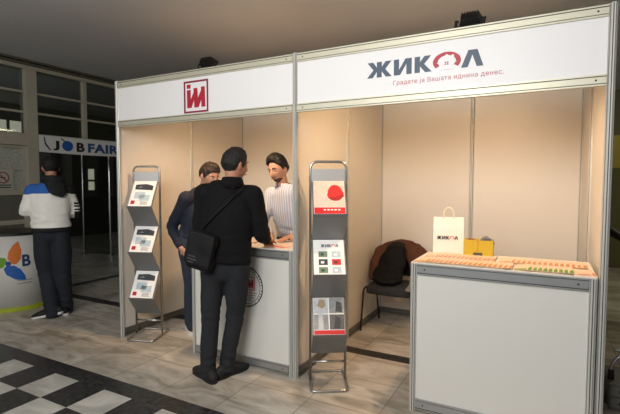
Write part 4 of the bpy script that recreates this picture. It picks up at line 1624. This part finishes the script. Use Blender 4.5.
def person(name, loc, rz, label, J, skin, garments):
    """J: joints in the person's own frame (x right, y forward, z up)"""
    e = empty(name, loc, rz, label, 'person')
    V = {k: (Vector(v) if isinstance(v, tuple) and len(v) == 3 and not isinstance(v[0], (tuple, Vector)) else v) for k, v in J.items()}
    hip, chest, neck = V['hip'], V['chest'], V['neck']
    hm = head_mats(V['head'], V.get('hyaw', 0), V.get('hpitch', 0), V.get('hroll', 0)) @ Matrix.Scale(V.get('hscale', 1.0), 4)
    right = Vector((math.cos(V.get('twist', 0)), math.sin(V.get('twist', 0)), 0))
    # ---- body
    bm = bmesh.new()
    waist = hip.lerp(chest, 0.42)
    sh_mid = (V['shR'] + V['shL']) / 2
    tube(bm, [hip - Vector((0, 0, 0.08)), hip, waist, chest, sh_mid, neck], [(0.09, 0.07), (0.11, 0.08), (0.12, 0.08), (0.15, 0.10), (0.13, 0.075), (0.058, 0.06)], hint=right, seg=18, smooth_n=4)
    tube(bm, [neck - Vector((0, 0, 0.04)), neck, V['head'] + (hm.to_3x3() @ Vector((0, -0.022, -0.06)))], [0.062, 0.058, 0.056], hint=right, seg=16, smooth_n=3)
    for s in 'RL':
        sh, el, wr = V['sh' + s], V['el' + s], V['wr' + s]
        tube(bm, [sh, sh.lerp(el, 0.5), el, el.lerp(wr, 0.4), wr], [0.05, 0.043, 0.036, 0.036, 0.025], seg=12, smooth_n=3)
        hp, kn, an = V['hip' + s], V['kn' + s], V['an' + s]
        tube(bm, [hp, hp.lerp(kn, 0.5), kn, kn.lerp(an, 0.35), an], [0.062, 0.06, 0.048, 0.048, 0.034], seg=12, smooth_n=3)
        tx, ty = V['toe' + s]
        td = Vector((tx, ty, 0)).normalized()
        tube(bm, [an, Vector((an.x, an.y, 0.05)) - td * 0.01, Vector((an.x, an.y, 0.04)) + td * 0.12], [0.034, 0.036, 0.028], seg=10)
        hd, hn, curl = V['hand' + s]
        hand(bm, wr, hd, hn, 1 if s == 'R' else -1, curl)
    add_head(bm, hm)
    remeshed('body', bm, 0.0058, skin, e, 1)
    face_parts(e, hm, garments['hairmat'])
    hair_obj(e, hm, garments['hairmat'], **garments.get('hair', {}))
    if garments.get('beard'):
        beard_obj(e, hm, garments['beard'])
    # ---- trousers
    fold = garments.get('fold', 1.0)
    bm = bmesh.new()
    tube(bm, [hip + Vector((0, 0, 0.11)), hip, hip - Vector((0, 0.005, 0.06))], [(0.16, 0.115), (0.178, 0.128), (0.15, 0.11)], hint=right, seg=18, smooth_n=3)
    for s in 'RL':
        hp, kn, an = V['hip' + s], V['kn' + s], V['an' + s]
        lo = Vector((an.x, an.y, max(garments.get('cuff_z', 0.034), an.z - 0.058)))
        g = garments.get('leg', 1.0)
        tube(bm, [hp + Vector((0, 0, 0.04)), hp.lerp(kn, 0.12), hp.lerp(kn, 0.5), kn, kn.lerp(an, 0.45), an.lerp(lo, 0.5), lo], [(0.09, 0.122), (0.098, 0.118), (0.088 * g, 0.096 * g), 0.073 * g, 0.069 * g, 0.064 * g, 0.066 * g], hint=right, seg=16, smooth_n=4, cap='flat')

    def tdisp(c):
        low = max(0, 1 - abs(c.z - 0.14) / 0.16)
        kn_ = max(0, 1 - abs(c.z - 0.50) / 0.16)
        return fold * (0.004 * noise.noise(Vector((c.x * 9, c.y * 9, c.z * 4))) + (0.009 * low + 0.005 * kn_) * noise.noise(Vector((c.x * 11, c.y * 11, c.z * 26))))
    remeshed('trousers', bm, 0.010, garments['trousers'], e, 9, garments.get('trousers_mat'), tdisp)
    # ---- shoes
    for s in 'RL':
        an = V['an' + s]
        tx, ty = V['toe' + s]
        lift = V.get('lift' + s, 0.0)
        td = Vector((tx, ty, 0)).normalized()
        lat = Vector((td.y, -td.x, 0))
        B = Vector((an.x, an.y, 0))
        bm = bmesh.new()
        pr = [(-0.085, 0.045, 0.034, 0.040), (-0.06, 0.052, 0.039, 0.050), (0.0, 0.054, 0.041, 0.054), (0.06, 0.045, 0.044, 0.046), (0.13, 0.034, 0.049, 0.036), (0.175, 0.027, 0.045, 0.028), (0.20, 0.022, 0.032, 0.021)]
        tube(bm, [B + td * a + Vector((0, 0, z)) for a, z, _, _ in pr], [(x, y) for _, _, x, y in pr], hint=lat, seg=18, smooth_n=3)
        tube(bm, [B + Vector((0, 0, 0.06)) - td * 0.01, B + Vector((0, 0, 0.10)) - td * 0.015], [0.043, 0.043], seg=14)
        for v in bm.verts:
            v.co.z = max(v.co.z, 0.012)
        sb = bmesh.new()
        outl = [(-0.118, 0), (-0.105, 0.028), (-0.05, 0.038), (0.03, 0.036), (0.10, 0.047), (0.17, 0.046), (0.208, 0.028), (0.22, 0)]
        outl = outl + [(a, -b) for a, b in reversed(outl[1:-1])]
        kx_ = garments.get('sole_k', 1.0)
        prism(sb, [(a * kx_, b * kx_) for a, b in outl], 0.0, garments.get('sole_h', 0.024), tf=lambda a, b, z: B + td * a + lat * b + Vector((0, 0, z)))
        if lift:
            piv = B + td * 0.16
            ax = lat
            mr = Matrix.Translation(piv) @ Matrix.Rotation(-lift, 4, ax) @ Matrix.Translation(-piv)
            bmesh.ops.transform(bm, matrix=mr, verts=bm.verts)
            bmesh.ops.transform(sb, matrix=mr, verts=sb.verts)
            for b_ in (bm, sb):
                for v in b_.verts:
                    v.co.z = max(v.co.z, 0.0)
        sh_o = remeshed('shoe', bm, 0.007, garments['shoe'], e, 2)
        so = mesh_obj('sole', sb, garments['sole'], sh_o)
    # ---- upper garment
    bm = bmesh.new()
    tor = garments['torso']
    pts, rads = [], []
    hem = hip + Vector((0, -0.01, garments.get('hem', -0.02)))
    keys = [(hem, tor[0]), (hip.lerp(chest, 0.36), tor[1]), (chest, tor[2]), (sh_mid + Vector((0, 0, 0.0)), tor[3]), (neck - Vector((0, 0, 0.015)), tor[4])]
    for k_, r_ in keys:
        pts.append(k_)
        rads.append(r_)
    tube(bm, pts, rads, hint=right, seg=24, smooth_n=5, cap='flat')
    a = garments.get('arm', 1.0)
    for s in 'RL':
        sh, el, wr = V['sh' + s], V['el' + s], V['wr' + s]
        inner = sh_mid.lerp(sh, 0.45)
        tube(bm, [inner, sh], [0.074 * a, 0.078 * a], seg=16, smooth_n=3)
        tube(bm, [sh, sh.lerp(el, 0.5), el, el.lerp(wr, 0.5), wr - (wr - el).normalized() * garments.get('cuff', 0.015)], [0.078 * a, 0.068 * a, 0.060 * a, 0.054 * a, 0.043 * a], seg=16, smooth_n=4, cap='flat')

    def jdisp(c):
        f = 0.004 * noise.noise(Vector((c.x * 7, c.y * 7, c.z * 5)))
        for s in 'RL':
            el = V['el' + s]
            dd = (c - el).length
            f += 0.011 * max(0, 1 - dd / 0.20) * noise.noise(Vector((c.x * 16, c.y * 16, c.z * 24)))
            sh = V['sh' + s]
            dd = (c - (sh - Vector((0, 0, 0.12)))).length
            f += 0.008 * max(0, 1 - dd / 0.20) * noise.noise(Vector((c.x * 18, c.y * 12, c.z * 14)) + Vector((5, 0, 0)))
        wz = max(0, 1 - abs(c.z - (hip.z + 0.08)) / 0.16)
        f += 0.009 * wz * noise.noise(Vector((c.x * 8, c.y * 8, c.z * 24)))
        return f * garments.get('jfold', 1.0)
    up = remeshed(garments['upper_name'], bm, 0.010, garments['upper'], e, 3, garments.get('upper_mat'), jdisp)
    # ---- collar
    if garments.get('collar'):
        bm = bmesh.new()
        h, rx, ry, tilt = garments['collar']
        lo, hi = [], []
        n = 28
        gap = garments.get('collar_gap', 0.25)
        inner_lo, inner_hi = [], []
        for k in range(n + 1):
            t = PI / 2 + gap + (2 * PI - 2 * gap) * k / n
            c, s_ = math.cos(t), math.sin(t)
            cen = neck + Vector((0, 0, -0.02))
            fw = Vector((-right.y, right.x, 0))
            hh = h * (0.75 + 0.25 * (1 - s_) / 2)
            for lst, rr, z in ((lo, 1.22, 0.0), (hi, 1.0 + tilt, hh), (inner_hi, 0.94 + tilt, hh - 0.003), (inner_lo, 1.08, 0.0)):
                lst.append(bm.verts.new(cen + right * (rx * rr * c) + fw * (ry * rr * s_) + Vector((0, 0, z))))
        for k in range(n):
            for A_, B_ in ((lo, hi), (hi, inner_hi), (inner_hi, inner_lo), (inner_lo, lo)):
                bm.faces.new((A_[k], A_[k + 1], B_[k + 1], B_[k]))
        for k in (0, n):
            bm.faces.new((lo[k], hi[k], inner_hi[k], inner_lo[k]))
        mesh_obj('collar', bm, garments.get('collar_mat', garments['upper'][0] if isinstance(garments['upper'], list) else garments['upper']), up, True)
    return e, up


def local(loc, rz):
    inv = (Matrix.Translation(loc) @ Matrix.Rotation(rz, 4, 'Z')).inverted()
    return lambda x, y, z: tuple(inv @ Vector((x, y, z)))


def dirl(rz):
    inv = Matrix.Rotation(-rz, 3, 'Z')
    return lambda x, y, z=0: tuple(inv @ Vector((x, y, z)))


# --- man in the black jacket at the counter
L1, R1 = (1.47, -0.27, 0), math.radians(25)
W, Dv = local(L1, R1), dirl(R1)
BLKCOAT = mk('black_jacket_cloth', '0e0e10', 0.9, 0, 0.15, 30, 0.25, 400, 0.25)
J1 = dict(hip=W(1.51, -0.27, 0.95), chest=W(1.53, -0.25, 1.28), neck=W(1.56, -0.235, 1.515), head=W(1.578, -0.215, 1.663),
          hyaw=-0.72, hpitch=-0.10, twist=0.0,
          shR=W(1.70, -0.165, 1.435), shL=W(1.365, -0.325, 1.445), elR=W(1.74, -0.11, 1.145), wrR=W(1.655, 0.085, 1.055),
          elL=W(1.30, -0.30, 1.15), wrL=W(1.36, 0.02, 1.06),
          handR=(Dv(-0.45, 0.9, -0.12), (0, 0, 1), 0.35), handL=(Dv(0.3, 0.95, -0.1), (0, 0, 1), 0.25),
          hipR=W(1.595, -0.215, 0.90), hipL=W(1.425, -0.30, 0.90), knR=W(1.54, -0.19, 0.49), knL=W(1.41, -0.325, 0.49),
          anR=W(1.475, -0.215, 0.09), anL=W(1.385, -0.335, 0.09), toeR=Dv(0.20, 0.98)[:2], toeL=Dv(-0.93, 0.36)[:2])
m1, m1_up = person('person', L1, R1, 'man in a black jacket and charcoal trousers seen from behind at the counter', J1, SKIN2,
                   dict(hairmat=HAIR_BLACK, hair=dict(th=0.017, front=0.066, side=-0.024, back=-0.060, seed=1.0, rough=0.004),
                        trousers=mk('charcoal_trousers', '25272b', 0.9, 0, 0.2, 40, spec=0.3), shoe=mk('black_suede_shoe', '18171a', 0.75), sole=mk('black_sole', '101010', 0.7),
                        upper_name='jacket', upper=BLKCOAT, torso=[(0.203, 0.145), (0.195, 0.14), (0.205, 0.148), (0.185, 0.118), (0.082, 0.082)], hem=-0.03, arm=1.04,
                        collar=(0.078, 0.080, 0.084, -0.06), jfold=1.3, leg=0.97, fold=1.7))

# messenger bag with its strap across the back
mb = empty('messenger_bag', L1, R1, 'black messenger bag hanging at the hip of the man in black', 'bag')
bag_c = Vector(W(1.462, -0.462, 1.03))
bm = bmesh.new()
vs = box(bm, (-0.105, -0.045, -0.145), (0.105, 0.045, 0.14), bevel=0.035)
RB = Matrix.Translation(bag_c) @ Matrix.Rotation(math.radians(-14), 4, 'Z') @ Matrix.Rotation(math.radians(14), 4, 'Y')
bmesh.ops.transform(bm, matrix=RB, verts=bm.verts)
BAGM = mk('black_nylon', '0c0c0e', 0.65, 0, 0.15, 30, 0.2, 300, 0.3)
remeshed('bag_body', bm, 0.010, BAGM, mb, 3, dispfn=lambda c: 0.012 * noise.noise(c * 9) + 0.004 * noise.noise(c * 25))
bm = bmesh.new()
box(bm, (-0.107, -0.062, -0.10), (0.107, -0.046, 0.138), bevel=0.006, mat=RB)
remeshed('flap', bm, 0.006, BAGM, mb, 2, dispfn=lambda c: 0.008 * noise.noise(c * 9))
bm = bmesh.new()
for k, (a, b) in enumerate(((-0.05, 0.01), (-0.055, 0.02), (-0.045, 0.0))):
    box(bm, (a - 0.02, -0.069, -0.045 - k * 0.022), (b - 0.02, -0.064, -0.036 - k * 0.022), mat=RB)
mesh_obj('bag_lettering', bm, mk('pale_bag_print', '3f4042', 0.6), mb)
tree = BVHTree.FromObject(m1_up, bpy.context.evaluated_depsgraph_get())
fw_l = Vector((0, 1, 0))
pts = []
P0, P1 = Vector(W(1.36, -0.42, 1.14)), Vector(W(1.655, -0.20, 1.50))
for k in range(15):
    t = k / 14
    p = P0.lerp(P1, t) + Vector((0, -0.5, 0))
    hit = tree.ray_cast(p, Vector((0, 1, 0)))
    q = hit[0] + Vector((0, -0.006, 0)) if hit[0] is not None else p + Vector((0, 0.42, 0))
    pts.append(q)
p_end = P1 + Vector((0, 0.06, 0.01))
hit = tree.ray_cast(p_end + Vector((0, 0, 0.4)), Vector((0, 0, -1)))
if hit[0] is not None:
    pts.append(hit[0] + Vector((0, 0, 0.006)))
pts = [bag_c + Vector((-0.03, 0.0, 0.12))] + pts
bm = bmesh.new()
tube(bm, pts, [(0.004, 0.021)] * len(pts), hint=(0, -1, 0), seg=8, smooth_n=2)
mesh_obj('strap', bm, BAGM, mb, True)

# --- man in the navy jacket beyond him
L2, R2 = (0.50, 0.42, 0), math.radians(-90)
W, Dv = local(L2, R2), dirl(R2)
J2 = dict(hip=W(0.53, 0.44, 0.93), chest=W(0.60, 0.45, 1.23), neck=W(0.675, 0.46, 1.455), head=W(0.735, 0.46, 1.595),
          hyaw=-0.15, hpitch=-0.38, twist=0.0,
          shR=W(0.60, 0.275, 1.375), shL=W(0.63, 0.64, 1.375), elR=W(0.385, 0.30, 1.085), wrR=W(0.53, 0.275, 0.885),
          elL=W(0.75, 0.66, 1.12), wrL=W(0.93, 0.50, 1.05),
          handR=(Dv(0.7, 0.1, -0.7), Dv(0, -1, 0), 0.3), handL=(Dv(0.9, -0.3, -0.1), (0, 0, 1), 0.3),
          hipR=W(0.55, 0.36, 0.88), hipL=W(0.54, 0.53, 0.88), knR=W(0.50, 0.42, 0.48), knL=W(0.60, 0.56, 0.48),
          anR=W(0.43, 0.48, 0.10), anL=W(0.50, 0.62, 0.09), toeR=Dv(0.83, -0.56)[:2], toeL=Dv(0.98, 0.1)[:2])
person('person', L2, R2, 'man in a navy jacket bending over behind the man in black', J2, SKIN,
       dict(hairmat=HAIR_BROWN, hair=dict(th=0.020, front=0.062, side=-0.022, back=-0.070, seed=4.0, quiff=0.010),
            trousers=mk('slate_jeans', '2a3340', 0.85, 0, 0.15, 30), cuff_z=0.085, leg=0.88, sole_h=0.038, sole_k=1.07, shoe=mk('navy_trainer', '1f2937', 0.7), sole=mk('white_sole', 'dededb', 0.5),
            upper_name='jacket', upper=mk('navy_jacket_cloth', '161d30', 0.8, 0, 0.15, 30, 0.2, 300), torso=[(0.165, 0.125), (0.165, 0.125), (0.185, 0.132), (0.175, 0.11), (0.078, 0.08)], hem=-0.04, arm=0.95,
            collar=(0.05, 0.078, 0.080, 0.0), jfold=1.1))

# --- attendant in the striped shirt behind the counter
L3, R3 = (1.37, 0.95, 0), math.radians(180)


def stripe_mat():
    m = bpy.data.materials.new('striped_shirt_cloth')
    m.use_nodes = True
    nt = m.node_tree
    b = nt.nodes['Principled BSDF']
    b.inputs['Roughness'].default_value = 0.85
    tc = nt.nodes.new('ShaderNodeTexCoord')
    wv = nt.nodes.new('ShaderNodeTexWave')
    wv.bands_direction = 'X'
    wv.inputs['Scale'].default_value = 13
    wv.inputs['Distortion'].default_value = 0.6
    wv.inputs['Detail Scale'].default_value = 1.5
    nt.links.new(tc.outputs['Object'], wv.inputs['Vector'])
    r = nt.nodes.new('ShaderNodeValToRGB')
    r.color_ramp.elements[0].position, r.color_ramp.elements[0].color = 0.25, lin('aab6d2') + (1,)
    r.color_ramp.elements[1].position, r.color_ramp.elements[1].color = 0.55, lin('d4d8e4') + (1,)
    nt.links.new(wv.outputs['Fac'], r.inputs[0])
    nt.links.new(r.outputs[0], b.inputs['Base Color'])
    return m


W, Dv = local(L3, R3), dirl(R3)
J3 = dict(hip=W(1.38, 0.98, 0.95), chest=W(1.345, 0.92, 1.25), neck=W(1.325, 0.875, 1.505), head=W(1.300, 0.825, 1.655), hscale=1.07,
          hyaw=-0.12, hpitch=-0.22, hroll=0.08, twist=0.0,
          shR=W(1.195, 0.87, 1.42), shL=W(1.50, 0.88, 1.42), elR=W(1.145, 0.80, 1.12), wrR=W(1.44, 0.475, 1.045),
          elL=W(1.66, 0.80, 1.12), wrL=W(1.66, 0.485, 1.045),
          handR=(Dv(0.45, -0.85, -0.12), (0, 0, 1), 0.12), handL=(Dv(-0.25, -0.95, -0.12), (0, 0, 1), 0.12),
          hipR=W(1.29, 0.98, 0.90), hipL=W(1.47, 0.98, 0.90), knR=W(1.28, 0.95, 0.49), knL=W(1.49, 0.97, 0.49),
          anR=W(1.27, 1.00, 0.09), anL=W(1.50, 1.02, 0.09), toeR=Dv(-0.2, -0.98)[:2], toeL=Dv(0.2, -0.98)[:2])
person('person', L3, R3, 'dark-haired bearded man in a striped shirt leaning on the counter from inside', J3, SKIN,
       dict(hairmat=HAIR_BLACK, hair=dict(th=0.020, front=0.084, side=0.004, back=-0.055, seed=9.0, top=0.020, quiff=0.022, rough=0.009),
            beard=mk('short_beard', '4a352a', 0.8, 0, 0.3, 60),
            trousers=mk('dark_trousers', '24262b', 0.85), shoe=mk('brown_shoe', '2a201a', 0.6), sole=mk('black_sole', '101010'),
            upper_name='shirt', upper=stripe_mat(), torso=[(0.165, 0.12), (0.16, 0.118), (0.178, 0.122), (0.165, 0.10), (0.072, 0.072)], hem=-0.03, arm=0.86,
            collar=(0.045, 0.070, 0.074, 0.06), collar_gap=0.35))

# --- man in the white tracksuit top at the kiosk
L4, R4 = (-1.27, 0.09, 0), math.radians(58)
W, Dv = local(L4, R4), dirl(R4)


def track_mat(c, n):
    # c in the person's own frame: blue yoke on one side, black on the other, black hem, dark side panel on the right sleeve
    if c.z < 1.025 and abs(c.x) < 0.26:
        return 2
    if c.z > 1.405 - 0.10 * max(0, abs(c.x) - 0.14) and c.z > 1.36:
        return 1 if c.x < 0.06 + (1.5 - c.z) * 0.3 else 2
    if c.x > 0.235 and c.z < 1.30:
        for zz in (1.20, 1.235, 1.27):
            if abs(c.z - zz) < 0.008:
                return 0
        return 2
    return 0


J4 = dict(hip=(0.0, 0.0, 1.02), chest=(0.0, 0.015, 1.30), neck=(0.005, 0.03, 1.545), head=(0.01, 0.06, 1.695),
          hyaw=0.15, hpitch=-0.22, twist=0.0,
          shR=(0.17, 0.02, 1.435), shL=(-0.17, 0.02, 1.435), elR=(0.245, 0.07, 1.18), wrR=(0.19, 0.27, 1.14),
          elL=(-0.245, 0.05, 1.20), wrL=(-0.24, 0.28, 1.24),
          handR=((-0.4, 0.9, 0.1), (0.2, 0, 1), 0.4), handL=((0.4, 0.9, 0.1), (-0.2, 0, 1), 0.4),
          hipR=(0.09, 0.0, 0.95), hipL=(-0.09, 0.0, 0.95), knR=(0.10, 0.0, 0.51), knL=(-0.065, 0.03, 0.51),
          anR=(0.12, 0.06, 0.09), anL=(-0.015, -0.055, 0.10), toeR=(0.1, 1.0), toeL=(-0.94, 0.35), liftL=0.16)
m4, m4_up = person('person', L4, R4, 'man in a white tracksuit top with blue shoulder and dark jeans at the round kiosk', J4, SKIN2,
                   dict(hairmat=HAIR_BLACK, hair=dict(th=0.018, front=0.066, side=-0.024, back=-0.070, seed=6.0, rough=0.004),
                        trousers=mk('dark_denim', '1e222b', 0.85, 0, 0.35, 5), shoe=mk('black_trainer', '151517', 0.7), sole=mk('white_sole', 'c9c9c6'),
                        upper_name='tracksuit_top', upper=[mk('white_tracksuit', 'f4f2ec', 0.8, 0, 0.05, 20), mk('blue_tracksuit', '2a63b4', 0.8, 0, 0.06), mk('black_tracksuit', '151517', 0.8)], upper_mat=track_mat,
                        torso=[(0.198, 0.155), (0.198, 0.155), (0.208, 0.16), (0.18, 0.12), (0.085, 0.085)], hem=-0.055, arm=1.0, jfold=1.6, leg=1.2, fold=1.3))
bm = bmesh.new()      # hood lying on the back
tube(bm, [(-0.075, 0.05, 1.56), (-0.055, -0.035, 1.565), (0.03, -0.09, 1.54), (0.11, -0.04, 1.54), (0.11, 0.06, 1.54)], [(0.035, 0.03), (0.05, 0.03), (0.07, 0.035), (0.065, 0.04), (0.045, 0.03)], hint=(0, 0, 1), seg=14, smooth_n=4)
tube(bm, [(0.02, -0.09, 1.53), (0.07, -0.14, 1.46), (0.12, -0.145, 1.41)], [(0.08, 0.04), (0.095, 0.035), (0.06, 0.02)], hint=(1, 0, 0), seg=14, smooth_n=4)
remeshed('hood', bm, 0.009, mk('black_tracksuit', '151517'), m4, 4, dispfn=lambda c: 0.006 * noise.noise(c * 14), label='black hood')
